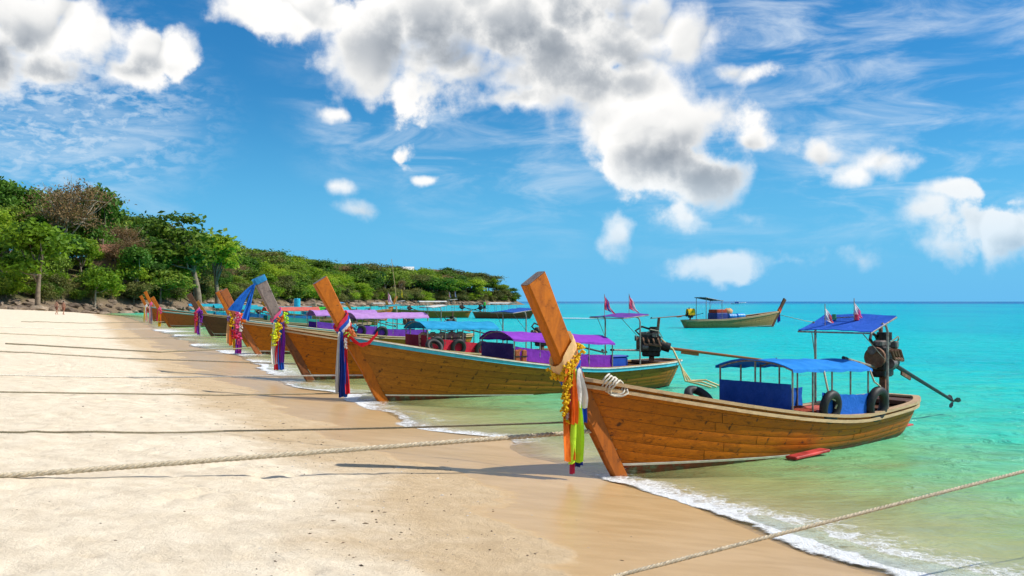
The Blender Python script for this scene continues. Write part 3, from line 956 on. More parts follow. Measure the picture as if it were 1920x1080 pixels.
def forest():
    rg = random.Random(11)
    seg = np.hypot(*(SH[1:] - SH[:-1]).T); cum = np.concatenate([[0], np.cumsum(seg)])
    def edge(s):
        i = min(np.searchsorted(cum, s, side='right') - 1, len(seg) - 1)
        t = (s - cum[i]) / seg[i]; d = (SH[i + 1] - SH[i]) / seg[i]
        return SH[i] + (SH[i + 1] - SH[i]) * t, np.array([-d[1], d[0]])
    n = 0
    for row, inl in enumerate((5, 12, 21, 32, 46)):
        s = 150.0
        while s < cum[-1]:
            p, nn = edge(s)
            dd = math.hypot(*p)
            step = (5.6 + row * .7) * (1.0 if dd < 300 else 1.5 if dd < 480 else 2.0)
            s += step * rg.uniform(.75, 1.25)
            q = p + nn * (inl + rg.uniform(-3.5, 3.5)) + np.array([rg.uniform(-2, 2), rg.uniform(-2, 2)])
            ld = float(land_dist(q[0], q[1]))
            if ld < 3 or q[1] < 20: continue
            px = 960 + q[0] / q[1] * F
            if px < -70 or px > 985: continue
            if q[1] > 715: continue
            z = float(hill_z(q[0], q[1]))
            topz = CAM_H + (HOR - float(top_y(px))) / F * q[1]
            h = topz - z
            if h < 3.0: continue
            frac = (0.42, 0.58, 0.8, 0.97, 1.02)[row] * rg.uniform(.72, 1.10)
            if q[1] > 500: frac = max(frac, .92)
            h = max(4.5, min(h * frac if row >= 3 else min(h * frac, 12.5), 17.0))
            if row == 4 and q[1] < 330 and h < 5.5: continue
            u = rg.random()
            if row == 0:
                kind, leaf = rg.choice([('round', 'mid'), ('round', 'bright'), ('shrub', 'olive'), ('round', 'deep'), ('spread', 'olive'), ('shrub', 'bright')])
            else:
                kind, leaf = rg.choices([('round', 'deep'), ('round', 'mid'), ('round', 'bright'), ('tall', 'deep'), ('tall', 'mid'), ('spread', 'olive'), ('spread', 'mid'), ('dry', 'brown')],
                                        [4, 6, 4.5, 1.2, 1.5, 2.5, 2.5, 2.4])[0]
            if kind == 'shrub': h = rg.uniform(2.5, 4.5)
            far = 1.0 if q[1] < 300 else 1.4 if q[1] < 470 else 1.7
            if q[1] > 330: h = max(h, 7.5 if kind != 'shrub' else 5)
            lab = GROUP_L[(kind, leaf)]
            nm = {'round': 'broadleaf_tree', 'tall': 'tall_tree', 'spread': 'spreading_tree', 'dry': 'dry_tree', 'shrub': 'bush'}[kind]
            gl_ = lab
            plant(kind, leaf, q[0], q[1], h, zlabel(kind, leaf, px, row), 'bush' if kind == 'shrub' else 'tree', lab.replace('tree in', 'trees in').replace('bush at', 'bushes at'), nm, z, rg.uniform(.85, 1.3) * far, BARK_PALE if rg.random() < .3 else BARK)
            n += 1
    # bushes at the foot
    s = 150.0
    while s < cum[-1] - 120:
        p, nn = edge(s); dd = math.hypot(*p)
        s += 4.2 * rg.uniform(.6, 1.4) * (1 if dd < 300 else 1.5)
        q = p + nn * rg.uniform(.8, 4.5)
        px = 960 + q[0] / q[1] * F
        if q[1] < 20 or px < -40 or px > 975 or q[1] > 705: continue
        leaf = rg.choice(['mid', 'olive', 'bright', 'olive'])
        lab = GROUP_L[('shrub', leaf)]
        plant('shrub', leaf, q[0], q[1], rg.uniform(2.2, 4.6) * (1 if dd < 330 else 1.5), zlabel('shrub', leaf, px, 0), 'bush', lab.replace('bush at', 'bushes at'), 'bush', None, rg.uniform(.9, 1.4))
        n += 1
    print('forest', n)
forest()

# the trees one can pick out
def pick(kind, leaf, px, base_py, top_py, d, label, name, wide=1.0, bark=None, var=0):
    p = at(px, base_py, d)
    top = at(px, top_py, d)
    z = max(float(hill_z(p.x, p.y)), float(bed_z(p.x, p.y)[0]))
    return plant(kind, leaf, p.x, p.y, top.z - z, label, 'tree', None, name, z, wide, bark, var, 0.6)
pick('dry', 'brown', 117, 478, 344, 214, 'large leafless brown-crowned tree with pale forked trunk on the left skyline', 'dry_tree', 1.0, BARK_PALE, 0)
pick('round', 'deep', 190, 480, 352, 226, 'dense dark green tree directly right of the large leafless brown tree', 'broadleaf_tree', .8, BARK, 1)
pick('round', 'bright', 70, 556, 417, 168, 'bright yellow-green broadleaf tree low in front of the large leafless tree', 'broadleaf_tree', 1.25, BARK, 1)
pick('tall', 'mid', 372, 560, 392, 240, 'tallest tree at the middle of the slope, its layered crown above the skyline', 'tall_tree', 1.45, BARK, 0)
pick('tall', 'bright', 408, 556, 432, 250, 'yellow-green tree leaning out right of the tallest layered tree', 'tall_tree', 1.3, BARK, 1)
pick('round', 'deep', 256, 520, 463, 216, 'small ball-shaped dark green tree on a pale trunk at mid slope', 'broadleaf_tree', 1.0, BARK_PALE, 1)
pick('round', 'mid', 300, 566, 500, 222, 'wide mid green tree at the shore behind the farthest boats', 'broadleaf_tree', 1.6, BARK, 0)
pick('round', 'bright', 178, 560, 492, 196, 'loose yellow-green tree at the back of the beach near the two walkers', 'broadleaf_tree', 1.0, BARK_PALE, 0)
pick('dry', 'brown', 752, 566, 526, 552, 'bare pale branching tree on the far shore behind the moored boats', 'dry_tree', 1.0, BARK_PALE, 1)
pick('round', 'bright', 778, 566, 540, 580, 'small yellowish round tree on the far shore beside the bare branches', 'broadleaf_tree', 1.0, BARK, 1)

# ---- rocks along the foot of the hill
def rock_mesh(seed):
    rg = np.random.default_rng(seed)
    import bmesh
    bm = bmesh.new(); bmesh.ops.create_icosphere(bm, subdivisions=2, radius=1.0)
    off = rg.random(3) * 50
    for v in bm.verts:
        n = mnoise.noise(Vector(off) + v.co * 1.1) * .5 + mnoise.noise(Vector(off) + v.co * 2.7) * .22
        v.co *= 1 + n
        v.co.z *= .55
    me = bpy.data.meshes.new('rock'); bm.to_mesh(me); bm.free()
    m = ROCK
    me.materials.append(m)
    return me
def rock_mat():
    m, K, out = new_mat('rock')
    co = objco(K); r = objrand(K)
    n = K.noise(co, 2.5, 6.0, 0.7)
    c = K.ramp(K.m('ADD', K.m('MULTIPLY', n, .7), K.m('MULTIPLY', r, .35)), [(0.25, (0.06, 0.045, 0.035)), (0.5, (0.20, 0.15, 0.11)), (0.8, (0.38, 0.30, 0.22))])
    principled(K, out, c, 0.9, 0.2, K.bump(K.noise(co, 6.0, 5.0, 0.7), 0.7, 0.1))
    return m
ROCK = rock_mat()
def rocks():
    rg = random.Random(5)
    ms = [rock_mesh(40 + i) for i in range(6)]
    seg = np.hypot(*(SH[1:] - SH[:-1]).T); cum = np.concatenate([[0], np.cumsum(seg)])
    s = 175.0; n = 0
    while s < cum[-1] and n < 290:
        i = min(np.searchsorted(cum, s, side='right') - 1, len(seg) - 1)
        d = (SH[i + 1] - SH[i]) / seg[i]; p = SH[i] + d * (s - cum[i]); nn = np.array([-d[1], d[0]])
        dd = math.hypot(*p)
        s += rg.uniform(.5, 1.6) * (1 if dd < 300 else 2.5)
        q = p + nn * rg.uniform(-6, 1.5)
        px = 960 + q[0] / q[1] * F
        if q[1] < 20 or px < -20 or px > 985 or q[1] > 712: continue
        o = link_mesh('rock', rg.choice(ms))
        k = rg.uniform(.45, 1.25) * (1 if dd < 300 else 1.6)
        zb = max(float(bed_z(q[0], q[1], False)[0]), float(hill_z(q[0], q[1])), -0.3)
        o.location = (q[0], q[1], zb + k * .12)
        o.scale = (k * rg.uniform(.8, 1.9), k * rg.uniform(.8, 1.4), k)
        o.rotation_euler = (rg.uniform(-.2, .2), rg.uniform(-.2, .2), rg.uniform(0, 6.28))
        tag(o, ('broad' if k > .85 else 'small') + ' weathered brown rock at the shore ' + zone(px), 'rock', 'rocks along the headland shore')
        n += 1
    print('rocks', n)
rocks()

def house(px, py, d, w, dep, h, roof_col, wall_col, label, rz=0.0, pitch=.5):
    p = at(px, py, d)
    o = empty('house', p, rz); tag(o, label, 'house')
    gz = min(-1.0, float(hill_z(p.x, p.y)) - p.z - .6)
    mb = MB().box((0, 0, (h + gz) / 2), (w, dep, h - gz)); mb.build('wall', paint(wall_col, .8), o)
    e = .5
    a = w / 2 + e; b = dep / 2 + e; rh = dep * pitch
    vs = [(-a, -b, h), (a, -b, h), (a, b, h), (-a, b, h), (-a, 0, h + rh), (a, 0, h + rh),
          (-a, -b, h + .15), (a, -b, h + .15), (a, b, h + .15), (-a, b, h + .15), (-a, 0, h + rh + .15), (a, 0, h + rh + .15)]
    fs = [(6, 7, 11, 10), (8, 9, 10, 11), (0, 4, 5, 1), (2, 5, 4, 3), (0, 1, 7, 6), (2, 3, 9, 8), (0, 6, 10, 4), (4, 10, 9, 3), (1, 5, 11, 7), (5, 2, 8, 11)]
    MB().add(vs, fs).build('roof', paint(roof_col, .7), o)
    for k in (-.28, .28):
        MB().box((k * w, -dep / 2 - .02, h * .55), (w * .2, .08, h * .4)).build('window', paint((.03, .035, .04), .3), o)
    return o
house(765, 513, 640, 7, 5, 1.8, (.78, .77, .75), (.6, .58, .54), 'white-roofed house among the trees on the far skyline')
house(196, 492, 226, 5.5, 4, 2.0, (.28, .13, .08), (.3, .2, .12), 'left of two brown-roofed huts half hidden on the slope', .3)
house(232, 496, 226, 5.0, 3.6, 1.8, (.30, .15, .09), (.3, .2, .12), 'right of two brown-roofed huts half hidden on the slope', -.2)

# ================================================================== longtail boats
def bl(a, b, t): return a + (b - a) * t
W_ORANGE = ((0.53, 0.145, 0.004), (0.22, 0.05, 0.002))
W_BROWN = ((0.42, 0.155, 0.014), (0.17, 0.055, 0.007))
W_DARK = ((0.13, 0.055, 0.025), (0.05, 0.022, 0.012))
W_TAN = ((0.50, 0.30, 0.13), (0.22, 0.11, 0.05))
W_GREY = ((0.24, 0.19, 0.17), (0.11, 0.085, 0.08))
W_PALE = ((0.60, 0.42, 0.24), (0.34, 0.20, 0.10))
W_RED = ((0.40, 0.12, 0.03), (0.16, 0.05, 0.018))
def wd(pair, **kw): return wood(pair[0], pair[1], **kw)
STEEL = paint((0.16, 0.14, 0.13), 0.5, 0.6, .5, 9, .2)
RUST = paint((0.20, 0.10, 0.06), 0.75, 0.2, .5, 9, .3)
POLE = paint((0.30, 0.26, 0.23), 0.55, 0.4, .5, 12, .1)
IRON = paint((0.03, 0.028, 0.027), 0.5, 0.5, .6, 14, .4)
RUBBER = paint((0.016, 0.016, 0.017), 0.55, 0, .3, 8, .2)
ROPE_M = paint((0.55, 0.47, 0.34), 0.9, 0, .35, 30, .6)
ROPE_D = paint((0.27, 0.235, 0.155), 0.9, 0, .35, 30, .6)
ROPE_W = paint((0.68, 0.63, 0.54), 0.9, 0, .25, 30, .6)
WHITE_P = paint((0.72, 0.70, 0.64), 0.6, 0, .2, 7, .1)

class Boat:
    def __init__(s, name, label, foot, head, L=9.0, B=1.6, zb=1.36, zm=0.50, zs=0.62, draft=0.35, post_h=1.0,
                 hull=W_BROWN, post=None, rail=W_PALE, stripe=None, plank_n=8, pieces=2, bottom=(0.30, 0.05, 0.03), group='longtail boats moored along the beach',
                 lift=0.0, low=None, far_planks=True):
        s.L, s.B, s.zb, s.zm, s.zs, s.draft, s.ph = L, B, zb, zm, zs, draft, post_h
        s.o = empty(name, (foot[0], foot[1], foot[2] if len(foot) > 2 else 0.0), math.atan2(head[1], head[0]))
        tag(s.o, label, 'boat', group)
        s.M = Matrix.Translation(s.o.location) @ Matrix.Rotation(math.atan2(head[1], head[0]), 4, 'Z')
        s.post_w = post or hull
        s.hullw = hull
        s.rake = 0.66
        s.bot = bottom
        hm = wd(hull, bottom=(0.14, L * .45, bottom), spec=.22)
        s.hm = hm
        s.shell(wd(W_DARK, knots=.3))
        if plank_n:
            s.planks(hm, plank_n, pieces, (-1, 1) if far_planks else (-1,))
        else:
            s.outer(hm)
        s.boot()
        s.stem(wd(s.post_w, stretch=(3, 5, 1.0), knots=.75, bottom=None), wd(low or s.post_w, stretch=(3, 5, 1.0), knots=.85, bottom=None))
        s.rails(wd(rail, knots=.4), stripe)
        s.decks()
    def w(s, x, y, z): return s.M @ Vector((x, y, z))
    # ---- hull form: t from bow to stern, v from keel to gunwale
    def sheer(s, t):
        return s.zm + (s.zb - s.zm) * (max(0, 1 - t / .7)) ** 1.5 if t < .7 else s.zm + (s.zs - s.zm) * ((t - .7) / .3) ** 1.6
    def keel(s, t):
        if t < .45: return bl(-.02, -s.draft, 1 - (1 - t / .45) ** 2)
        return bl(-s.draft, -s.draft * .45, ((t - .45) / .55) ** 2)
    def half(s, t):
        if t < .5: b = s.B / 2 * math.sin(PI / 2 * t / .5) ** .70 + .05 * (1 - t / .5)
        else: b = s.B / 2 * (1 - .20 * ((t - .5) / .5) ** 2)
        if t > .9: b *= math.sqrt(max(0, 1 - ((t - .9) / .1) ** 2 * .72))
        return b
    def pt(s, t, v, side=-1, inset=0.0):
        zk, zs_ = s.keel(t), s.sheer(t)
        z = zk + (zs_ - zk) * v ** 1.25
        p = bl(.62, .40, min(1, t / .38) ** .7)
        y = max(0.0, s.half(t) * max(v, 1e-5) ** p)
        zb_ = s.keel(0) + (s.zb - s.keel(0)) * v ** 1.25
        x = (-s.rake * zb_ + .21) * (1 - t) ** 3.2 + s.L * t + .42 * max(0, z) * t ** 8
        if inset:
            y = max(0, y - inset); x += inset * (1 if t < .05 else 0); z += inset * .5 * (1 - v)
            if t > .96: x -= inset
        return Vector((x, side * y, z))
    def v_at(s, t, z):
        zk, zs_ = s.keel(t), s.sheer(t)
        return max(0.0, min(1.0, (z - zk) / (zs_ - zk))) ** (1 / 1.25)
    def top(s, x, side=-1):
        """gunwale point nearest to station x"""
        t = min(1, max(0, x / s.L))
        return s.pt(t, 1, side)
    TS = [0, .01, .025, .045, .07, .10, .13, .17, .21, .25, .30, .35, .40, .45, .5, .55, .6, .65, .7, .75, .8, .85, .89, .92, .945, .965, .98, .99, 1.0]
    def shell(s, mat):
        mb = MB(); vs = np.linspace(0, 1, 10)
        rows = []
        for t in s.TS:
            a = [s.pt(t, v, -1, .035) for v in vs[::-1]]; b = [s.pt(t, v, 1, .035) for v in vs[1:]]
            rows.append(a + b)
        mb.sheet(rows)
        n = len(rows[0]); base = (len(rows) - 1) * n
        mb.f.append(tuple(base + i for i in range(n)))
        s.hull_o = mb.build('hull', mat, s.o, True, 40)
    def planks(s, mat, n, pieces, sides):
        rg = random.Random(int(s.L * 1000) + n)
        for side in sides:
            for i in range(n):
                v0, v1 = (i / n) ** .9, ((i + 1) / n) ** .9
                cuts = [0.0]
                np_ = pieces if side == -1 else 1
                for k in range(1, np_):
                    cuts.append(min(.9, max(.12, k / np_ + rg.uniform(-.14, .14))))
                cuts.append(1.0)
                for a, b in zip(cuts[:-1], cuts[1:]):
                    ts = [a + (.0006 if a > 0 else 0)] + [t for t in s.TS if a + .004 < t < b - .004] + [b - (.0006 if b < 1 else 0)]
                    proud = rg.uniform(-.0025, .004)
                    rows = []
                    for t in ts:
                        P = []
                        g = .0026
                        pa, pb = s.pt(t, v0, side), s.pt(t, v1, side)
                        ln = max((pb - pa).length, .01); e = min(.3, g / ln)
                        w0, w1 = bl(v0, v1, e), bl(v0, v1, 1 - e)
                        for (v, ins) in ((w0, .030), (w0, .0015), (bl(w0, w1, .04), 0), (bl(w0, w1, .5), 0), (bl(w0, w1, .96), 0), (w1, .0015), (w1, .030)):
                            P.append(s.pt(t, v, side, 0) + Vector((0, side * (proud - ins), 0)) if s.half(t) > .08 else s.pt(t, v, side, 0) + Vector((.0, side * (proud - ins), 0)))
                        if side > 0: P = P[::-1]
                        rows.append(P)
                    mb = MB(); mb.sheet(rows)
                    mb.build('plank', mat, s.hull_o, True, 35)
        # transom boards
        mb = MB(); vs = np.linspace(0.02, 1, 8)
        ring = [s.pt(1, v, -1) for v in vs[::-1]] + [s.pt(1, v, 1) for v in vs]
        mb.add([p + Vector((.012, 0, 0)) for p in ring], [tuple(range(len(ring)))])
        mb.build('transom', mat, s.o)
    def outer(s, mat):
        mb = MB(); vs = np.linspace(0, 1, 10)
        rows = [[s.pt(t, v, -1) for v in vs[::-1]] + [s.pt(t, v, 1) for v in vs[1:]] for t in s.TS]
        mb.sheet([r[::-1] for r in rows])
        n = len(rows[0]); base = (len(rows) - 1) * n
        mb.f.append(tuple(base + i for i in range(n)))
        mb.build('planking', mat, s.o, True, 40)
    def boot(s):
        """painted line above the underside"""
        mb = MB()
        for side in (-1, 1):
            rows = []
            for t in [x for x in s.TS if x < .46]:
                z = .14 * (1 - t / .45)
                r = []
                for dz in (0, .016, .032):
                    v = s.v_at(t, z + dz)
                    r.append(s.pt(t, v, side) + Vector((-.006 if t < .03 else 0, side * .009, 0)))
                rows.append(r if side < 0 else r[::-1])
            mb.sheet(rows, .004)
        mb.build('painted_line', WHITE_P, s.o)
    def stem(s, mat, low):
        """raked stem and the tall prow post as one tapered timber with chamfered edges; (x, z, width along, thickness)"""
        k = s.ph
        zk = s.zb / 1.36
        path = [(.10, -.06, .23, .10), (-.11, .25, .24, .11), (-.42, .75 * zk, .26, .13), (-.72, 1.2 * zk, .30, .155), (-.90, 1.5 * zk, .31, .165),
                (-1.08, 1.5 * zk + .35 * k, .315, .165), (-1.30, 1.5 * zk + .75 * k, .335, .165), (-1.49, 1.5 * zk + 1.10 * k, .36, .165), (-1.545, 1.5 * zk + 1.19 * k, .36, .165)]
        s.path = path
        rows = []
        for i, (x, z, w_, th) in enumerate(path):
            a = path[max(i - 1, 0)]; b = path[min(i + 1, len(path) - 1)]
            d = Vector((b[0] - a[0], 0, b[1] - a[1])).normalized()
            nrm = Vector((-d.z, 0, d.x))  # towards the beach
            if nrm.x > 0: nrm = -nrm
            c = Vector((x, 0, z)); h = w_ / 2; q = th / 2; e = .026
            sec = [(-h + e, -q), (h - e, -q), (h, -q + e), (h, q - e), (h - e, q), (-h + e, q), (-h, q - e), (-h, -q + e)]
            rows.append([c + nrm * u + Vector((0, y, 0)) for u, y in sec])
        s.post_dir = Vector((path[-1][0] - path[-3][0], 0, path[-1][1] - path[-3][1])).normalized()
        def loft(rs, name, m):
            mb = MB(); n = 8
            for r in rs: mb.v += [tuple(p) for p in r]
            for i in range(len(rs) - 1):
                for j in range(n):
                    mb.f.append((i * n + j, i * n + (j + 1) % n, (i + 1) * n + (j + 1) % n, (i + 1) * n + j))
            mb.f.append(tuple(range(n))[::-1]); mb.f.append(tuple((len(rs) - 1) * n + j for j in range(n)))
            return mb.build(name, m, s.o, False)
        loft(rows[:5], 'stem', low)
        # the post laps over the stem's head
        c4 = sum((p for p in rows[4]), Vector()) / 8
        lap = [c4 + (p - c4) * 1.03 - s.post_dir * .05 for p in rows[4]]
        st = loft([lap] + rows[5:], 'prow_post', mat)
        cap = MB(); c = sum((p for p in rows[-1]), Vector()) / 8
        cap.add([c + (p - c) * .96 + s.post_dir * .004 for p in rows[-1]], [tuple(range(8))])
        cap.build('end_grain', wd(W_GREY), st)
        s.post_o = st
    def post_at(s, z):
        P = s.path
        for a, b in zip(P[:-1], P[1:]):
            if a[1] <= z <= b[1]:
                t = (z - a[1]) / (b[1] - a[1]); return tuple(bl(a[i], b[i], t) for i in range(4))
        return P[-1]
    def rails(s, mat, stripe):
        def rail(name, m, dz0, dz1, out0, out1, ts):
            for side in (-1, 1):
                rows = []
                for t in ts:
                    p = s.pt(t, 1, side)
                    q = s.pt(min(1, t + .004), 1, side); r_ = s.pt(max(0, t - .004), 1, side)
                    d = (q - r_); d.z = 0
                    d = d.normalized() if d.length > 1e-6 else Vector((1, 0, 0))
                    nn = Vector((d.y, -d.x, 0)) * (1 if side < 0 else -1)
                    rows.append([p + nn * out0 + Vector((0, 0, dz0)), p + nn * out1 + Vector((0, 0, dz0)), p + nn * out1 + Vector((0, 0, dz1)), p + nn * out0 + Vector((0, 0, dz1)), p + nn * out0 + Vector((0, 0, dz0))])
                    if side > 0: rows[-1] = rows[-1][::-1]
                mb = MB(); mb.sheet(rows)
                k = len(rows[0]); b = (len(rows) - 1) * k
                mb.f.append(tuple(b + i for i in range(4))); mb.f.append((3, 2, 1, 0))
                mb.build(name, m, s.o)
        rail('gunwale', mat, -.012, .035, -.085, .045, s.TS)
        if stripe:
            rail('painted_stripe', paint(stripe, .45, 0, .15), -.095, -.016, .002, .030, s.TS)
            rail('painted_stripe', WHITE_P, -.008, .022, .046, .056, s.TS)
        else:
            rail('rubbing_strake', mat, -.10, -.05, .0, .028, s.TS)
        # stern rail closing the rim
        rim = [s.pt(1, 1, -1), s.pt(1, 1, 1)]
        mb = MB(); mb.box(((rim[0].x + .0), 0, rim[0].z + .012), (.13, abs(rim[0].y) * 2 + .02, .045), None, .01); mb.build('stern_rail', mat, s.o)
    def deck_strip(s, name, mat, t0, t1, zf, n=10, planked=0):
        L = []; R = []
        for t in np.linspace(t0, t1, n):
            z = zf(t); v = s.v_at(t, z)
            p = s.pt(t, v, -1, .04); q = s.pt(t, v, 1, .04)
            p.z = q.z = z
            L.append(p); R.append(q)
        MB().sheet([[a.lerp(b, f) for f in (0, .25, .5, .75, 1)][::-1] for a, b in zip(L, R)], .02).build(name, mat, s.o)
    def decks(s):
        inner = wd(W_TAN, knots=.6)
        s.deck_strip('floor', inner, .14, .97, lambda t: max(.06, s.keel(t) + .25))
        s.deck_strip('foredeck', wd(s.hullw), .035, .17, lambda t: s.sheer(t) - .05, 8)
        s.deck_strip('stern_deck', wd(W_DARK), .87, .995, lambda t: s.sheer(t) - .06, 8)
        for t in (.24, .33):
            y = s.half(t) - .05
            MB().box((s.L * t, 0, s.sheer(t) - .16), (.22, 2 * y - .05, .035), None, .008).build('thwart', inner, s.o)
        for t in (.2, .3, .4, .5, .6, .7, .8):
            mb = MB()
            for side in (-1, 1):
                mb.tube([s.pt(t, v, side, .05) for v in (.35, .55, .75, .97)], .024, 5)
            mb.build('rib', inner, s.o)
    # ---- fittings
    def canopy(s, x0, x1, col, ze=1.38, ze1=None, rise=.16, w=None, posts=4, side=None, front=None, side_x=None, droop=.02, mid_front=False):
        w = w or s.B / 2 - .04
        ze1 = ze if ze1 is None else ze1
        def edge(x): return bl(ze, ze1, (x - x0) / (x1 - x0))
        rows = []
        nx = 13
        for i in range(nx):
            f = i / (nx - 1); x = bl(x0, x1, f)
            sag = droop * math.sin(f * PI * (posts - 1)) ** 2
            rows.append([(x + (.05 if i in (0, nx - 1) else 0) * (1 - abs(u)) * (-1 if i == 0 else 1), u * w, edge(x) + rise * (1 - abs(u) ** 2.2) - sag * (1 - abs(u) * .5) - .015 * random.random()) for u in (-1, -.8, -.55, -.28, 0, .28, .55, .8, 1)])
        c = cloth(col)
        roof = MB().sheet(rows, .012).build('canopy_roof', c, s.o, True, 50)
        # hanging hem
        for side_ in (-1, 1):
            r = [[(bl(x0, x1, i / 12), side_ * (w + .004), edge(bl(x0, x1, i / 12)) - .0), (bl(x0, x1, i / 12), side_ * (w + .012), edge(bl(x0, x1, i / 12)) - .045 - .012 * math.sin(i * 2.1))] for i in range(13)]
            MB().sheet(r, .006).build('hem', c, roof)
        for i in range(posts):
            x = bl(x0 + .06, x1 - .06, i / (posts - 1))
            for side_ in (-1, 1):
                g = s.top(x, side_)
                MB().tube([(x, side_ * (w - .04) if abs(g.y) > w - .04 else g.y, g.z - .05), (x, side_ * (w - .04), edge(x) + .01)], .017, 6).build('canopy_post', POLE, s.o)
        for xx in (x0 + .06, (x0 + x1) / 2, x1 - .06):
            MB().tube([(xx, u * (w - .03), edge(xx) + rise * (1 - abs(u) ** 2.2) - .028) for u in np.linspace(-1, 1, 9)], .014, 5).build('roof_bow', POLE, s.o)
        if mid_front:
            MB().tube([(x0 + .06, 0, s.top(x0).z - .3), (x0 + .06, 0, ze + rise - .02)], .016, 6).build('canopy_post', POLE, s.o)
        sx0, sx1 = side_x or (x0 + .1, x1 - .05)
        if side:
            hgt = .33
            for sd in (-1, 1):
                rows = []
                for i in range(15):
                    x = bl(sx0, sx1, i / 14); g = s.top(x, sd)
                    wv = .012 * math.sin(i * 1.7)
                    yy = g.y - sd * .07
                    rows.append([(x, yy + wv, g.z + .03), (x, yy - wv, g.z + .03 + hgt * .5), (x, yy + wv * .5, g.z + .03 + hgt - .008 * (i % 2))])
                MB().sheet(rows, .008).build('side_cloth', cloth(side), s.o, True, 50)
        if front:
            g = s.top(x0 + .06)
            y = w - .05
            rows = [[(x0 + .03 + .015 * math.sin(j * 2.2), u, bl(g.z + .02, g.z + .42, k / 3)) for k in range(4)] for j, u in enumerate(np.linspace(-y, y, 11))]
            MB().sheet(rows, .008).build('front_cloth', cloth(front), s.o, True, 50)
    def helm(s, x0, x1, z0, z1, col, w=None, post_x=None, flags=None, frame=True):
        w = w or s.B / 2 - .1
        post_x = post_x or bl(x0, x1, .6)
        rows = [[(bl(x0, x1, i / 6), u * w, bl(z0, z1, i / 6) + .03 * (1 - u * u) - .02 * math.sin(i / 6 * PI) - .02 * random.random() * (abs(u) < .9)) for u in np.linspace(-1, 1, 9)] for i in range(7)]
        roof = MB().sheet(rows, .014).build('helm_roof', cloth(col), s.o, True, 50)
        mb = MB()
        P = [(x0, -w, z0 - .02), (x1, -w, z1 - .02), (x1, w, z1 - .02), (x0, w, z0 - .02)]
        mb.tube([Vector(p) for p in P], .016, 6, closed=True)
        mb.build('roof_frame', POLE, roof)
        zt = bl(z0, z1, (post_x - x0) / (x1 - x0)) - .03
        for sd in (-1, 1):
            g = s.top(post_x, sd)
            y = sd * min(abs(g.y) - .02, w)
            MB().tube([(post_x, y, g.z - .12), (post_x, y, zt - .14), (post_x - .03, y * .98, zt - .04), (post_x - .12, y * .95, zt)], .022, 8).build('helm_post', POLE, s.o)
            MB().tube([(post_x, y, g.z + (zt - g.z) * .55), (x0 + .1, y * .7, z0 - .03)], .008, 5).build('stay', POLE, s.o)
        if flags:
            for (fx, fy, cols, fh) in flags:
                zb = bl(z0, z1, (fx - x0) / (x1 - x0))
                pole = MB().tube([(fx, fy, zb), (fx, fy, zb + fh)], .008, 5).build('flag_pole', POLE, s.o)
                n = len(cols)
                for k, c in enumerate(cols):
                    rows = []
                    for i in range(7):
                        f = i / 6
                        a0, a1 = k / n, (k + 1) / n
                        def fp(u): return (fx + .01 + (.10 + .18 * f) * u + .02 * math.sin(i + k), fy - .10 * u * f + .02 * math.sin(i * 1.3 + u * 4), zb + fh - .06 * fh - f * fh * .62 - .16 * u)
                        rows.append([fp(a0 * 1.0), fp(a1 * 1.0)])
                    MB().sheet(rows, .003).build('flag', cloth(c), pole)
    def engine(s, x, z, shaft_end, tiller_end, cover=None, size=1.0, shaft_col=None):
        """truck engine on a pivot with the long propeller shaft aft and the tiller forward; ends in boat coordinates"""
        k = size
        dv = (Vector(shaft_end) - Vector((x, 0, z - .25 * k)))
        yaw = math.atan2(dv.y, dv.x)
        R = Matrix.Rotation(yaw, 3, 'Z')
        c = Vector((x, 0, z))
        def T(p): return c + R @ (Vector(p) * k)
        e = MB()
        e.box(T((0, 0, -.02)), (.52 * k, .30 * k, .40 * k), R, .03)
        e.box(T((.02, 0, -.26)), (.44 * k, .22 * k, .14 * k), R, .03)
        eo = e.build('engine', IRON, s.o)
        def sub(name, mb, mat): return mb.build(name, mat, eo, True, 40)
        sub('rocker_cover', MB().box(T((-.01, .0, .22)), (.46 * k, .16 * k, .11 * k), R, .03), STEEL)
        sub('air_filter', MB().cyl(T((.10, .0, .27)), T((.10, 0, .40)), .12 * k, 16), IRON)
        sub('flywheel', MB().cyl(T((-.27, 0, .0)), T((-.34, 0, .0)), .17 * k, 18), RUST)
        sub('pulley', MB().cyl(T((-.345, .03, .12)), T((-.38, .03, .12)), .07 * k, 14), STEEL)
        sub('gearbox', MB().cyl(T((.25, 0, -.05)), T((.48, 0, -.12)), .12 * k, 14), IRON)
        for j in range(4):
            sub('exhaust_pipe', MB().tube([T((-.18 + .12 * j, -.15, .12)), T((-.18 + .12 * j, -.23, .10)), T((-.14 + .12 * j, -.25, -.02)), T((.25, -.25, -.06))], .028 * k, 6), RUST)
        sub('exhaust_stack', MB().tube([T((.18, .08, .2)), T((.2, .1, .42)), T((.22, .1, .62))], .035 * k, 8), RUST)
        sub('alternator', MB().cyl(T((-.2, -.2, -.1)), T((-.05, -.2, -.1)), .08 * k, 12), STEEL)
        sub('carburettor', MB().box(T((.1, -.17, .2)), (.12 * k, .1 * k, .12 * k), R, .02), STEEL)
        sub('radiator_hose', MB().tube([T((-.25, .05, .2)), T((-.36, .06, .3)), T((-.2, .1, .4)), T((0, .1, .34)), T((.1, .12, .28))], .026 * k, 7), RUBBER)
        sub('wiring', MB().tube([T((-.1, -.18, .25)), T((0, -.26, .34)), T((.2, -.2, .3)), T((.3, -.1, .12))], .012 * k, 5), paint((.5, .45, .35), .6))
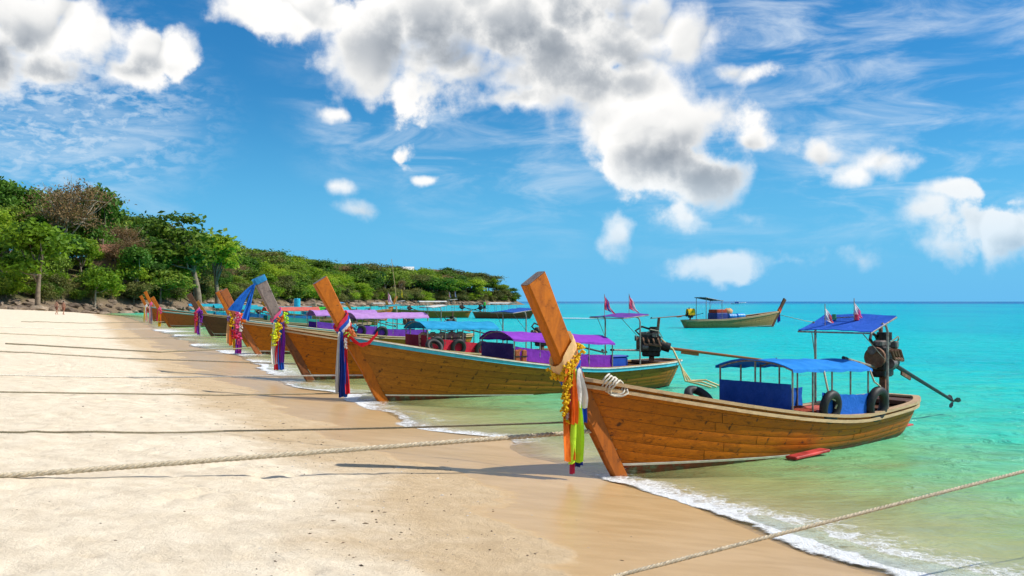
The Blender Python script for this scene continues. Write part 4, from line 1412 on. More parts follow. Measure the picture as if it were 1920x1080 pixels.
        if cover:
            rows = []
            for i, f in enumerate(np.linspace(0, 1, 9)):
                rows.append([T((bl(-.36, .36, f), math.sin(a) * .24, .08 + math.cos(a) * .40 + .04 * math.sin(i * 2 + a * 3))) for a in np.linspace(-2.0, 2.0, 11)])
            MB().sheet(rows, .008).build('engine_cover', cloth(cover), eo, True, 50)
        g = s.sheer(.93)
        MB().box((x + .05, 0, (z - .3 * k + g) / 2 - .02), (.10, .12, max(.1, z - .3 * k - g + .14))).build('pivot_post', RUST, s.o)
        MB().box((x + .05, 0, g + .0), (.5, abs(s.half(.93)) * 1.7, .08), None, .01).build('engine_beam', wd(W_DARK), s.o)
        st = T((.4, 0, -.12)); en = Vector(shaft_end)
        sh = MB().tube([st, st.lerp(en, .25), en], [.045, .04, .032], 8).build('tail_shaft', shaft_col or IRON, s.o)
        d = (en - st).normalized()
        sk = st.lerp(en, .22)
        MB().box(sk - Vector((0, 0, .06)), (.5, .035, .10), d.to_track_quat('X', 'Z').to_matrix()).build('skeg', shaft_col or RUST, sh)
        # propeller with three blades
        pm = MB(); pm.tube([en - d * .02, en + d * .14], [.035, .02], 8)
        a = d.orthogonal().normalized(); b = d.cross(a)
        for j in range(3):
            an = j * 2 * PI / 3; u = a * math.cos(an) + b * math.sin(an); t2 = d.cross(u)
            q = en + d * .06
            pm.sheet([[q + u * .03 - t2 * .02, q + u * .03 + t2 * .02 + d * .02], [q + u * .10 - t2 * .05 - d * .02, q + u * .10 + t2 * .05 + d * .03], [q + u * .16 - t2 * .03 - d * .02, q + u * .16 + t2 * .03 + d * .03]], .006)
        pm.build('propeller', STEEL, sh)
        a = T((-.2, .0, -.18)); b = Vector(tiller_end)
        ti = MB().tube([a, a.lerp(b, .6), b], [.03, .026, .022], 7).build('tiller', POLE, s.o)
        MB().tube([b, b + (b - a).normalized() * .13], .032, 8).build('grip', RUBBER, ti)
        return eo

def torus_mesh(R, r, n=28, m=10):
    V = []
    for i in range(n):
        a = 2 * PI * i / n
        for j in range(m):
            b = 2 * PI * j / m
            V.append(((R + r * math.cos(b)) * math.cos(a), r * math.sin(b), (R + r * math.cos(b)) * math.sin(a)))
    Fs = [(i * m + j, i * m + (j + 1) % m, ((i + 1) % n) * m + (j + 1) % m, ((i + 1) % n) * m + j) for i in range(n) for j in range(m)]
    me = bpy.data.meshes.new('inner_tube'); me.from_pydata(V, [], Fs); me.update()
    me.polygons.foreach_set('use_smooth', np.ones(len(Fs), dtype=bool))
    me.materials.append(RUBBER)
    return me
TUBE_ME = torus_mesh(.185, .062)
def tyre(boat, x, label, side=-1, k=1.0, dz=.14, out=.02, group=None, tilt=.12):
    g = boat.top(x, side)
    o = link_mesh('inner_tube', TUBE_ME)
    p = boat.w(x, g.y - side * .06 + side * out * 2, g.z + dz)
    o.matrix_world = Matrix.Translation(p) @ boat.M.to_3x3().to_4x4() @ Matrix.Rotation(tilt * -side, 4, 'X') @ Matrix.Scale(k, 4)
    return tag(o, label, 'inner tube', group)

# ---- prow dress: cloth wraps, ribbons and flower strings tied to the post
def ribbon_rows(top, L, w, ph, seed, wx, wy, flare=1.5):
    rg = random.Random(seed)
    rows = []
    n = 13
    a = rg.uniform(0, 6)
    for i in range(n):
        f = i / (n - 1)
        r = []
        for j in range(7):
            u = j / 6 - .5
            ww = w * (0.45 + (flare - .45) * min(1, f * 1.3))
            fold = .028 * math.sin(u * 15 + a) * min(1, f * 2.2) + .02 * math.sin(f * 5 + a)
            sx = u * ww * .8
            r.append(Vector(top) + wx * (sx + .02 * math.sin(f * 4 + a * 2)) + wy * fold + Vector((0, 0, -L * f + .012 * math.sin(u * 9 + a))))
        rows.append(r)
    return rows

def flower_string(pts, r, seed, pet=5):
    """string of many little round flower heads along a line"""
    rg = random.Random(seed)
    mb = MB()
    pts = [Vector(p) for p in pts]
    for i in range(len(pts) - 1):
        L = (pts[i + 1] - pts[i]).length; n = max(1, int(L / (r * .75)))
        for k in range(n):
            c = pts[i].lerp(pts[i + 1], k / n)
            for q in range(pet):
                cc = c + Vector((rg.uniform(-1, 1), rg.uniform(-1, 1), rg.uniform(-1, 1))) * r * .95
                rr = r * rg.uniform(.32, .6)
                vs = []
                for z, s_, m_ in ((-1, .35, 5), (-.2, 1, 7), (.55, .8, 7), (1, .2, 5)):
                    for j in range(6):
                        an = j * PI / 3 + z; k2 = rg.uniform(.6, 1.3)
                        vs.append(cc + Vector((math.cos(an) * s_ * k2, math.sin(an) * s_ * k2, z * .8)) * rr)
                fs = [tuple(range(6))[::-1], tuple(range(18, 24))] + [(a * 6 + b, a * 6 + (b + 1) % 6, (a + 1) * 6 + (b + 1) % 6, (a + 1) * 6 + b) for a in range(3) for b in range(6)]
                mb.add(vs, fs)
    return mb

def dress(boat, z, label, wraps, ribbons, strings=(), name='prow_ribbons', sash=None):
    """wraps: (colour, z offset, height); ribbons: (colour, offset along, length, width); strings: (colour, [points rel. to knot], r)"""
    x, zz, w_, th = boat.post_at(z)
    root = empty(name, boat.w(x, 0, z), boat.o.rotation_euler.z)
    tag(root, label, 'ribbons', 'ribbons and garlands tied to the prows')
    d = boat.post_dir
    nrm = Vector((-d.z, 0, d.x)); nrm = nrm if nrm.x < 0 else -nrm
    h, q = w_ / 2, th / 2
    for wi, (col, dz, hh, slant) in enumerate(wraps):
        e = .022 + .012 * wi
        rows = []
        m = 24
        for i in range(m + 1):
            a = 2 * PI * i / m
            # rounded rectangle
            ca, sa = math.cos(a), math.sin(a)
            u = (abs(ca) ** .45) * math.copysign(1, ca) * (h + e); y = (abs(sa) ** .45) * math.copysign(1, sa) * (q + e)
            off = d * (dz + slant * ca)
            row = []
            for k in range(5):
                f = k / 4
                bul = 1 + .03 * math.sin(f * PI) + .02 * math.sin(i * 1.9 + k * 2.3)
                row.append(nrm * u * bul + Vector((0, y * bul, 0)) + off + d * (hh * (f - .5)) + d * .012 * math.sin(i * 1.3 + k))
            rows.append(row)
        MB().sheet(rows).build('cloth_wrap', cloth(col), root, True)
    knot = nrm * (h * .55) + Vector((0, -(q + .05), 0)) + d * -.05
    wx = Vector((1, 0, 0)); wy = Vector((0, 1, 0))
    for i, (col, off, L, w) in enumerate(ribbons):
        top = knot + Vector((off, -.022 * i, -.02))
        MB().sheet(ribbon_rows(top, L, w, 0, i * 7 + int(z * 100), wx, wy), .004).build('ribbon', cloth(col), root, True, 60)
    for i, (col, pts, r) in enumerate(strings):
        P = post_ring(.075, h, q, d, nrm, -.02, -.10) if pts == 'ring' else [knot + Vector(p) for p in pts]
        flower_string(P, r, i + 3).build('flower_string', cloth(col), root, False)
    if sash:
        col, end = sash
        a = knot + Vector((0, -.02, 0)); b = boat.M.inverted() @ boat.w(*end) - Vector((x, 0, z))
        rows = []
        for i in range(13):
            f = i / 12; p = a.lerp(b, f) + Vector((0, -.04 * math.sin(f * PI), -.30 * math.sin(f * PI)))
            rows.append([p + Vector((0, -.02, k * .045 + .01 * math.sin(i * 2 + k))) for k in (-1, -.4, .4, 1)])
        MB().sheet(rows, .012).build('sash', cloth(col), root, True, 60)
    return root

def post_ring(e, h, q, d, nrm, dz, slant, n=20):
    out = []
    for i in range(n + 1):
        a = 2 * PI * i / n; ca, sa = math.cos(a), math.sin(a)
        out.append(nrm * (abs(ca) ** .45) * math.copysign(1, ca) * (h + e) + Vector((0, (abs(sa) ** .45) * math.copysign(1, sa) * (q + e), 0)) + d * (dz + slant * ca))
    return out

# ================================================================== the boats, nearest first
BLUE = (0.01, 0.10, 0.55); SKYB = (0.02, 0.36, 0.66); PURP = (0.30, 0.05, 0.58); LILAC = (0.55, 0.30, 0.68); RED = (0.66, 0.02, 0.05)
TEAL = (0.02, 0.40, 0.50); CORAL = (0.70, 0.16, 0.12); NAVY = (0.01, 0.03, 0.25); WHT = (0.78, 0.77, 0.74); YEL = (0.85, 0.55, 0.01)
ORG = (0.90, 0.22, 0.02); LIME = (0.55, 0.85, 0.04); PEACH = (0.88, 0.58, 0.27); PINK = (0.85, 0.12, 0.30); VIO = (0.25, 0.03, 0.45); GRN = (0.05, 0.55, 0.06)

# ---- 1
b1 = Boat('longtail_boat', 'nearest longtail boat with orange-brown planked hull and bright blue canopies', (1.43, 13.65), (.754, .657), L=7.5, B=1.6, zb=1.36,
          hull=W_ORANGE, low=((.36, .095, .006), (.16, .04, .004)), rail=W_PALE, plank_n=9, pieces=3)
b1.canopy(3.15, 5.5, (0.015, 0.27, 0.80), ze=1.36, ze1=1.27, rise=.13, w=.72, posts=5, side=(0.01, 0.15, 0.66), front=(0.01, 0.08, 0.42), side_x=(3.95, 5.6), mid_front=True, droop=.03)
b1.helm(5.5, 6.35, 1.88, 2.14, (0.02, 0.13, 0.66), w=.70, post_x=6.05, flags=[(5.75, .32, [(.8, .75, .75), (.75, .12, .16)], .40), (6.0, -.1, [(.8, .7, .75), (.75, .10, .3)], .42)])
b1.engine(7.15, 1.38, (11.1, .55, .28), (5.72, -.12, 1.40), size=1.12)
MB().tube([(6.05, .32, 2.10), (6.05, -.12, 2.13)], .01, 5).build('lamp_bar', POLE, b1.o)
for y_, c_ in ((.32, (.02, .25, .12)), (-.12, (.6, .03, .08))):
    MB().tube([(6.05, y_, 2.07), (6.05, y_, 2.17)], [.045, .035], 10).build('lamp', paint(c_, .3), b1.o)
MB().box((3.45, -.80, .055), (.95, .20, .045), Matrix.Rotation(-.03, 3, 'Y'), .012).build('step_board', paint((.50, .04, .035), .6, 0, .6, 4), b1.o)
MB().box((7.95, .12, .03), (.75, .26, .04), None, .01).build('rudder_board', paint((.55, .05, .06), .6, 0, .4, 4), b1.o)
tyre(b1, 4.12, 'black inner tube roped to the nearest boat by its front side cloth', k=1.1)
tyre(b1, 5.62, 'black inner tube hung at the rear end of the nearest boat\'s side cloth', k=1.25, dz=.16)
tyre(b1, 2.75, 'black inner tube lying on the far rim ahead of the nearest boat\'s canopy', side=1, k=1.1, dz=.06, tilt=.9)
def drape_rope(boat, pts, r, mat, name, label):
    o = MB().tube([boat.w(*p) for p in pts], r, 6).build(name, mat, None, True)
    return tag(o, label, 'rope')
drape_rope(b1, [(4.02, -.72, 1.3), (4.05, -.77, 1.0), (4.12, -.80, .86), (4.3, -.80, .80), (4.22, -.8, .70)], .016, ROPE_M, 'tie_rope', 'pale rope tying the front inner tube to a blue canopy post')
drape_rope(b1, [(5.42, -.72, 1.25), (5.48, -.77, 1.05), (5.6, -.80, .98), (5.66, -.8, .86)], .016, ROPE_M, 'tie_rope', 'pale rope tying the rear inner tube to a blue canopy post')
MB().box((4.9, .1, .52), (1.3, .75, .10), None, .03).build('seat', cloth(CORAL), b1.o)
sk = MB()
for i_ in range(6): sk.tube([(3.7 + .07 * i_, -.55, .62), (3.72 + .07 * i_, -.25, .68), (3.74 + .07 * i_, .1, .62)], .04, 6)
tag_ = sk.build('life_vest', cloth((.55, .12, .06)), None); tag_.matrix_world = b1.M; tag(tag_, 'dull red bundle of life vests behind the nearest boat\'s front cloth', 'life vest')
# coil of white rope on the bow
co = MB(); rg_ = random.Random(2)
for k in range(5):
    co.tube([(-.33 + .015 * k + .14 * math.cos(a) + .02 * rg_.uniform(-1, 1), -.16 - .035 * k + .05 * math.sin(a * 2), 1.32 + .105 * math.sin(a) - .02 * k) for a in np.linspace(0, 2 * PI, 20)], .013, 6)
oc = co.build('rope_coil', ROPE_W, None, True); oc.matrix_world = b1.M; tag(oc, 'coil of white rope hung over the nearest boat\'s bow rail', 'rope')
dress(b1, 1.64, 'orange lime white and blue ribbons with yellow flower garland on the nearest prow',
      [(BLUE, -.13, .16, -.10), ((.88, .32, .08), -.04, .17, -.10), (PEACH, .08, .17, -.14)],
      [((.6, .03, .1), .05, 1.36, .06), (NAVY, .12, 1.28, .12), (BLUE, .17, .72, .13), (ORG, -.10, 1.18, .19), (LIME, .03, 1.22, .20), (WHT, .10, .52, .17), (ORG, -.05, .7, .10)],
      [(YEL, 'ring', .048), (YEL, [(-.10, -.05, .0), (-.14, -.07, -.25), (-.16, -.08, -.45), (-.13, -.08, -.58)], .046), (YEL, [(-.05, -.06, 0), (-.10, -.09, -.2), (-.17, -.09, -.50), (-.2, -.09, -.62)], .036), (WHT, [(-.13, -.08, -.58), (-.12, -.08, -.68)], .018), (YEL, [(-.12, -.08, -.68), (-.12, -.08, -.74)], .034)],
      name='prow_garland')

# ---- 2
b2 = Boat('longtail_boat', 'long brown longtail boat with turquoise and white stripe and purple canopy', (-3.13, 23.8), (.85, .53), L=8.8, B=1.75, zb=1.56, zm=.62, zs=.72, post_h=.98,
          hull=W_BROWN, post=W_ORANGE, rail=W_TAN, stripe=(0.06, 0.46, 0.60), plank_n=9, pieces=2)
b2.canopy(3.2, 6.4, PURP, ze=1.45, ze1=1.28, rise=.20, posts=5, side=(0.26, 0.03, 0.50), front=(0.05, 0.02, 0.16))
b2.helm(6.75, 7.6, 1.96, 2.04, (0.20, 0.06, 0.45), post_x=7.3, flags=[(7.0, .42, [(.75, .06, .12), (.1, .08, .4), (.75, .06, .14)], .62), (7.3, -.3, [(.78, .10, .2), (.75, .55, .6)], .60)])
b2.engine(8.3, 1.22, (11.0, -2.1, .72), (6.7, -.38, 1.08), size=1.15, shaft_col=wd(W_RED))
for k in range(3):
    MB().tube([(8.5, -.2, 1.35 - .1 * k), (8.75, -.45, 1.05), (8.8, -.75, .55), (8.85 + .1 * k, -.85, .18), (9.1 + .14 * k, -1.1, .10 + .05 * k), (9.2 + .2 * k, -1.5, .03)], .026, 7).build('cooling_hose', paint((.62, .48, .22), .5), b2.o, True)
def cooler(boat, x, y, z, col, label):
    o = empty('cooler_box', boat.w(x, y, z), boat.o.rotation_euler.z); tag(o, label, 'cooler')
    MB().box((0, 0, .13), (.56, .36, .26), None, .025).build('box', paint(col, .4, 0, .12), o)
    MB().box((0, 0, .29), (.60, .40, .055), None, .02).build('lid', paint(tuple(c * .9 for c in col), .4, 0, .12), o)
    for sd in (-1, 1): MB().tube([(sd * .29, -.08, .2), (sd * .32, -.08, .18), (sd * .32, .08, .18), (sd * .29, .08, .2)], .012, 5).build('handle', WHITE_P, o)
cooler(b2, 6.75, -.42, .62, (.01, .07, .45), 'blue cooler box at the stern of the purple-canopied boat')
st_ = empty('steering_stool', b2.w(6.2, -.3, .42), .3); tag(st_, 'small round-topped stool behind the purple canopy', 'stool')
MB().cyl((0, 0, .50), (0, 0, .54), .19, 16).build('seat', paint((.25, .22, .2), .5), st_)
MB().cyl((0, 0, 0), (0, 0, .5), .022, 8).build('leg', POLE, st_)
def bag(boat, x, y, z, col, label, k=1.0, name='cloth_bag'):
    mb = MB(); rg = random.Random(int(x * 100))
    rows = []
    for i in range(9):
        f = i / 8; rr = math.sin(PI * (0.08 + .84 * f)) ** .6
        rows.append([(math.cos(a) * .22 * rr * k * (1 + .15 * math.sin(3 * a + i)), math.sin(a) * .15 * rr * k, .3 * k * f + .02 * math.sin(a * 2 + i)) for a in np.linspace(0, 2 * PI, 13)])
    mb.sheet(rows); o = mb.build(name, cloth(col), None, True)
    o.matrix_world = Matrix.Translation(boat.w(x, y, z)) @ boat.M.to_3x3().to_4x4()
    return tag(o, label, 'bag')
bag(b2, 5.6, -.6, .70, (.75, .60, .48), 'pale cloth bundle on the rim beside the purple canopy')
def life_vest(boat, x, y, z, label, col=(.72, .20, .06), group=None):
    o = empty('life_vest', boat.w(x, y, z), boat.o.rotation_euler.z); tag(o, label, 'life vest', group)
    for sd in (-1, 1):
        MB().box((sd * .10, 0, .24), (.16, .09, .42), Matrix.Rotation(sd * .06, 3, 'Y'), .03).build('panel', cloth(col), o)
    MB().box((0, .03, .42), (.2, .08, .14), None, .03).build('collar', cloth(col), o)
    for zz in (.14, .28): MB().box((0, -.052, zz), (.36, .012, .03)).build('strap', cloth((.03, .03, .03)), o)
    return o
life_vest(b2, 3.45, -.78, .74, 'dark orange life vest hung at the front post of the purple canopy', (.45, .13, .05))
tyre(b2, 1.75, 'half-hidden inner tube on the far rim near the bow of the striped boat', side=1, k=1.0, dz=.05, tilt=.6)
dress(b2, 1.80, 'red white and blue ribbons with a long red sash on the striped boat\'s prow',
      [((.70, .02, .05), -.12, .14, -.12), (WHT, .0, .10, -.12), (BLUE, .08, .10, -.12), ((.7, .03, .08), .16, .08, -.12)],
      [(WHT, -.14, 1.42, .13), (BLUE, -.05, 1.52, .17), ((.72, .03, .05), .04, 1.45, .10), (NAVY, -.1, 1.50, .10)],
      [((.9, .30, .12), [(.1, -.04, .05), (.18, -.08, -.06), (.24, -.1, -.16)], .05), ((.45, .8, .10), [(.02, -.05, -.05), (.12, -.1, -.12)], .045), (WHT, [(.0, -.07, -.2), (.0, -.08, -.42)], .03), ((.1, .6, .75), [(.22, -.02, .12), (.26, -.05, .0)], .05)],
      sash=((.75, .01, .02), (-.28, -.40, 1.66)))

# ---- 3
b3 = Boat('longtail_boat', 'longtail boat with weathered grey prow, sky-blue canopy and red side panels', (-6.2, 30.3), (.85, .53), L=9.3, B=1.7, zb=1.6, zm=.62, zs=.7, post_h=1.12,
          hull=W_ORANGE, post=W_GREY, low=((.20, .065, .02), (.08, .03, .012)), rail=W_PALE, plank_n=9, pieces=2, far_planks=False)
b3.canopy(3.6, 6.3, SKYB, ze=1.55, ze1=1.50, rise=.22, posts=5, side=RED, front=(.30, .01, .03))
b3.helm(6.9, 7.8, 2.02, 2.14, (0.02, 0.13, 0.55), post_x=7.4)
b3.engine(8.5, 1.2, (11.8, .8, .5), (6.9, -.2, 1.1), size=1.1)
for k, xx in enumerate((3.95, 4.75, 5.65)):
    tyre(b3, xx, ['front', 'middle', 'rear'][k] + ' inner tube of three on the red side panel', k=1.15, dz=.16)
for k, (xx, c_) in enumerate(((3.3, (.80, .35, .18)), (3.0, (.85, .42, .28)), (2.7, (.85, .40, .35)))):
    pass
dress(b3, 1.88, 'yellow lime and orange garland with white red and blue ribbons on grey prow',
      [(ORG, -.1, .10, -.12), (VIO, -.02, .08, -.12), (SKYB, .06, .08, -.12), (PINK, .13, .07, -.12)],
      [(WHT, -.10, 1.25, .16), ((.7, .03, .06), .0, 1.42, .14), (BLUE, .09, 1.42, .15), (VIO, .14, 1.2, .1)],
      [((.8, .85, .03), [(-.02, -.06, -.05), (-.12, -.1, -.35), (-.14, -.1, -.7)], .075), (YEL, [(.06, -.08, -.1), (-.02, -.1, -.4), (-.05, -.1, -.6)], .065), (LIME, [(.22, -.05, .2), (.26, -.07, .0), (.24, -.08, -.1)], .065), (ORG, [(.0, -.06, .05), (.14, -.08, .16)], .06)],
      name='prow_garland')
# blue cloth tied over the grey prow's head
tipx, tipz = b3.path[-1][0], b3.path[-1][1]
pc = empty('prow_cloth', b3.w(tipx, 0, tipz), b3.o.rotation_euler.z); tag(pc, 'bright blue cloth tied over the grey prow and blowing towards the beach', 'cloth')
d_ = b3.post_dir; n_ = Vector((-d_.z, 0, d_.x)); n_ = n_ if n_.x < 0 else -n_
ring = []
for i in range(17):
    a = 2 * PI * i / 16; ca, sa = math.cos(a), math.sin(a)
    ring.append(n_ * (abs(ca) ** .4) * math.copysign(1, ca) * .20 + Vector((0, (abs(sa) ** .4) * math.copysign(1, sa) * .105, 0)))
MB().sheet([[p + d_ * k for k in (-.16, -.10, -.03, .02)] for p in ring]).build('cap_band', cloth((.02, .25, .55)), pc, True)
for k, (ex, L_, w_) in enumerate(((-.62, .80, .34), (-.30, 1.05, .20))):
    rows = []
    for i in range(12):
        f = i / 11
        c_ = n_ * .2 + d_ * -.1 + Vector((ex * f ** .8, -.10 - .03 * k, -L_ * f))
        rows.append([c_ + Vector(((u) * w_ * (0.15 + f * 1.0), .03 * math.sin(u * 11 + i * .4) * (.3 + f), -.08 * u * f)) for u in np.linspace(-.5, .5, 8)])
    MB().sheet(rows, .005).build('cloth_tail', cloth((.01, .16, .66)), pc, True, 60)

# ---- 4 and 5: the pair with the pink and the yellow garlands
b4 = Boat('longtail_boat', 'longtail boat with reddish prow, pink garland and long lilac canopy', (-11.5, 45.0), (.86, .51), L=10.6, B=1.7, zb=1.5, zm=.66, zs=.74, post_h=1.05,
          hull=W_ORANGE, post=W_RED, rail=W_PALE, plank_n=8, pieces=1, far_planks=False)
b4.canopy(4.4, 8.2, LILAC, ze=1.62, rise=.25, posts=5, side=(.20, .04, .45))
b4.helm(8.4, 9.2, 2.1, 2.2, WHT)
b4.engine(9.8, 1.25, (13.2, .9, .5), (8.4, -.2, 1.2))
dress(b4, 1.68, 'pink red and white garland with violet ribbons on the reddish prow', [(PINK, -.1, .14, -.1), (WHT, .04, .12, -.1)],
      [(YEL, -.12, 1.35, .10), (VIO, .0, 1.5, .16), ((.5, .03, .35), .1, 1.5, .14), (PINK, .05, 1.1, .12)],
      [(PINK, [(0, -.06, .3), (0, -.1, 0), (-.05, -.1, -.5), (.05, -.1, -.95)], .11), (ORG, [(.22, -.06, .2), (.26, -.1, -.05), (.18, -.1, -.35)], .12), (WHT, [(.15, -.1, -.2), (.1, -.12, -.6)], .08), ((.7, .02, .06), [(-.18, -.1, -.5), (-.22, -.1, -.75), (.1, -.1, -.8)], .09)], name='prow_garland')
for k in range(2): tyre(b4, 4.6 + 1.1 * k, ['front', 'rear'][k] + ' inner tube of two beside the lilac canopy\'s side cloth', k=1.3, dz=.16)
b5 = Boat('longtail_boat', 'longtail boat with orange prow and yellow garland beside the reddish prow', (-13.9, 52.5), (.87, .49), L=10.0, B=1.7, zb=1.5, zm=.66, zs=.74, post_h=1.08,
          hull=W_BROWN, post=W_ORANGE, rail=W_PALE, stripe=(.1, .5, .6), plank_n=8, pieces=1, far_planks=False)
b5.canopy(3.4, 7.0, (.50, .26, .66), ze=1.65, rise=.28, posts=5, side=(.18, .05, .5))
b5.helm(7.6, 8.4, 2.1, 2.2, TEAL, flags=[(7.9, 0, [(.8, .3, .45), (.8, .75, .75)], .8)])
b5.engine(9.2, 1.25, (12.4, .7, .5), (7.8, -.2, 1.2))
dress(b5, 1.70, 'yellow and orange garland with tan and navy ribbons on the orange prow', [(WHT, .05, .12, -.1), (TEAL, -.08, .12, -.1)],
      [((.85, .5, .25), -.1, 1.4, .18), (ORG, .0, 1.5, .16), (NAVY, .14, 1.3, .12), (WHT, .2, 1.1, .08)],
      [(YEL, [(.05, -.06, .2), (.02, -.1, -.1), (.05, -.1, -.5)], .13), (ORG, [(.16, -.08, .05), (.12, -.1, -.4)], .11), ((.2, .12, .4), [(-.1, -.1, -.1), (-.08, -.1, -.3)], .09)], name='prow_garland')

# ---- 6 to 9, farther along the sand
b6 = Boat('longtail_boat', 'dark brown longtail boat with near-black prow and coral canopy', (-20.8, 69.0), (.90, .43), L=11.0, B=1.8, zb=1.55, zm=.75, zs=.8, post_h=1.0,
          hull=W_DARK, post=W_DARK, rail=W_PALE, plank_n=7, pieces=1, far_planks=False)
b6.canopy(3.6, 7.4, CORAL, ze=1.75, rise=.25, posts=5, side=(.04, .35, .30)); b6.helm(8.2, 9.2, 2.2, 2.3, SKYB); b6.engine(10.2, 1.3, (13.5, .8, .5), (8.8, 0, 1.2))
dress(b6, 1.72, 'red violet and white ribbons on the near-black prow', [(VIO, 0, .2, -.1), (PINK, .12, .1, -.1)], [(PINK, -.14, 1.4, .16), (VIO, .02, 1.5, .18), (WHT, .12, 1.75, .08), (ORG, -.06, .9, .1)], [((.6, .03, .1), [(-.2, -.1, 0), (-.16, -.1, -.7)], .1), (VIO, [(.2, -.1, .1), (.2, -.1, -.8)], .1)])
b7 = Boat('longtail_boat', 'longtail boat with leaning orange prow and red and yellow ribbons, teal canopy', (-32.0, 93.0), (.91, .41), L=11.5, B=1.8, zb=1.5, zm=.75, zs=.8, post_h=.95,
          hull=W_RED, post=W_ORANGE, rail=W_PALE, stripe=(.05, .42, .42), plank_n=0)
b7.canopy(4, 8, TEAL, ze=1.8, rise=.25, posts=5, side=SKYB); b7.helm(8.6, 9.6, 2.2, 2.3, TEAL); b7.engine(10.7, 1.3, (14, .8, .5), (9.3, 0, 1.2))
dress(b7, 1.66, 'red and yellow ribbons on the prow next beyond the near-black one', [(PINK, 0, .25, -.1)], [((.7, .05, .1), -.1, 1.0, .2), (YEL, .04, 1.5, .22), (ORG, .14, 1.2, .14)], [(PINK, [(.1, -.1, .1), (.15, -.1, -.4)], .12)])
b8 = Boat('longtail_boat', 'far longtail boat with the tallest thin orange prow, teal stripe', (-38.9, 110.0), (.92, .40), L=11.5, B=1.8, zb=1.8, zm=.8, zs=.85, post_h=1.25,
          hull=W_RED, post=W_ORANGE, rail=W_PALE, stripe=(.05, .40, .42), plank_n=0)
b8.canopy(4, 8, TEAL, ze=1.85, rise=.25, posts=4, side=TEAL); b8.helm(8.6, 9.6, 2.2, 2.3, WHT); b8.engine(10.7, 1.3, (14, .8, .5), (9.3, 0, 1.2))
dress(b8, 2.1, 'pale pink and grey ribbons on the tallest far prow', [(PINK, 0, .3, -.1)], [((.75, .4, .45), -.06, 2.0, .22), ((.3, .25, .35), .1, 2.1, .16)])
b9 = Boat('longtail_boat', 'farthest beached longtail boat, its orange prow leftmost of all', (-43.5, 121.0), (.93, .37), L=11.0, B=1.8, zb=1.6, zm=.8, zs=.85, post_h=1.1,
          hull=W_RED, post=W_ORANGE, rail=W_PALE, plank_n=0)
b9.canopy(4, 7.6, SKYB, ze=1.85, rise=.25, posts=4, side=TEAL); b9.helm(8.4, 9.3, 2.2, 2.3, SKYB); b9.engine(10.2, 1.3, (13.5, .8, .5), (8.8, 0, 1.2))
dress(b9, 1.8, 'white yellow and red ribbons on the leftmost far prow', [(WHT, 0, .3, -.1)], [((.75, .1, .1), .1, 1.8, .2), (YEL, -.12, 1.9, .22), (WHT, 0, 1.9, .2)])

# ---- boats lying at anchor
GA = 'boats at anchor in the bay'
m1 = Boat('longtail_boat', 'longtail boat anchored alone at right with dark prow and blue barrels aboard', (24.6, 94.0), (-.88, -.47), L=10.2, B=1.9, zb=1.45, zm=.75, zs=.7, post_h=.85,
          hull=((.46, .25, .08), (.18, .09, .035)), post=W_DARK, rail=W_PALE, plank_n=7, pieces=1, group=GA)
m1.helm(6.6, 8.6, 2.45, 2.75, (.03, .03, .035), post_x=6.8); m1.engine(9.7, 1.25, (13.6, -.5, .9), (8.4, 0, 1.3), cover=YEL, shaft_col=wd(W_RED))
MB().tube([(8.5, -.7, .7), (8.5, -.7, 2.7)], .03, 6).build('helm_post', POLE, m1.o); MB().tube([(8.5, .7, .7), (8.5, .7, 2.7)], .03, 6).build('helm_post', POLE, m1.o)
MB().box((6.6, 0, 1.0), (1.3, 1.3, .7), None, .05).build('helm_box', paint((.02, .04, .22), .5), m1.o)
MB().box((6.6, 0, 1.5), (1.2, 1.2, .32), None, .05).build('box_top', cloth((.55, .08, .04)), m1.o)
dress(m1, 1.6, 'red and violet ribbons on the anchored boat\'s dark prow', [((.75, .05, .05), 0, .3, -.1), (ORG, -.15, .15, -.1)], [(VIO, -.05, 1.0, .2), (BLUE, .1, 1.1, .2), (PINK, 0, .8, .15)])
def barrel(boat, x, y, z, col, label, lie=True):
    o = empty('barrel', boat.w(x, y, z), boat.o.rotation_euler.z + (0 if lie else 0)); tag(o, label, 'barrel')
    ax = Vector((1, 0, 0)) if lie else Vector((0, 0, 1)); c = Vector((0, 0, .28))
    MB().tube([c + ax * f * .42 for f in (-1, -.96, -.4, -.36, -.32, .32, .36, .4, .96, 1)], [.24, .27, .28, .295, .28, .28, .295, .28, .27, .24], 18).build('drum', paint(col, .4, 0, .15), o, True, 35)
    MB().tube([c + ax * .42, c + ax * .45], .05, 8).build('bung', paint((.6, .6, .6), .5), o)
barrel(m1, 5.2, .3, .72, (.02, .25, .62), 'blue barrel nearest the engine on the anchored boat')
barrel(m1, 4.2, .3, .75, (.02, .30, .70), 'blue barrel nearer the bow on the anchored boat')
bag(m1, 5.2, -.2, 1.1, (.75, .45, .22), 'orange and cream bundle on top of the anchored boat\'s barrels', 2.2)
m2 = Boat('longtail_boat', 'anchored longtail boat with upswept orange prow pointing right, mast beside it', (-15.6, 123.0), (-.80, -.60), L=9.5, B=1.8, zb=1.5, zm=.75, zs=.75, post_h=1.15, hull=W_ORANGE, rail=W_TAN, plank_n=0, group=GA)
m2.helm(6.4, 7.6, 2.3, 2.4, WHT); m2.engine(8.8, 1.3, (12, .5, .6), (7.2, 0, 1.2))
m3 = Boat('longtail_boat', 'anchored brown longtail boat with white flat roof and small flags', (-16.5, 142.0), (.96, .28), L=10.5, B=1.9, zb=1.3, zm=.95, zs=1.0, post_h=.8, hull=W_BROWN, rail=W_TAN, plank_n=0, group=GA)
m3.canopy(3.2, 7.2, WHT, ze=2.35, rise=.12, posts=4); m3.engine(9.6, 1.6, (13, 0, .8), (8.2, 0, 1.5))
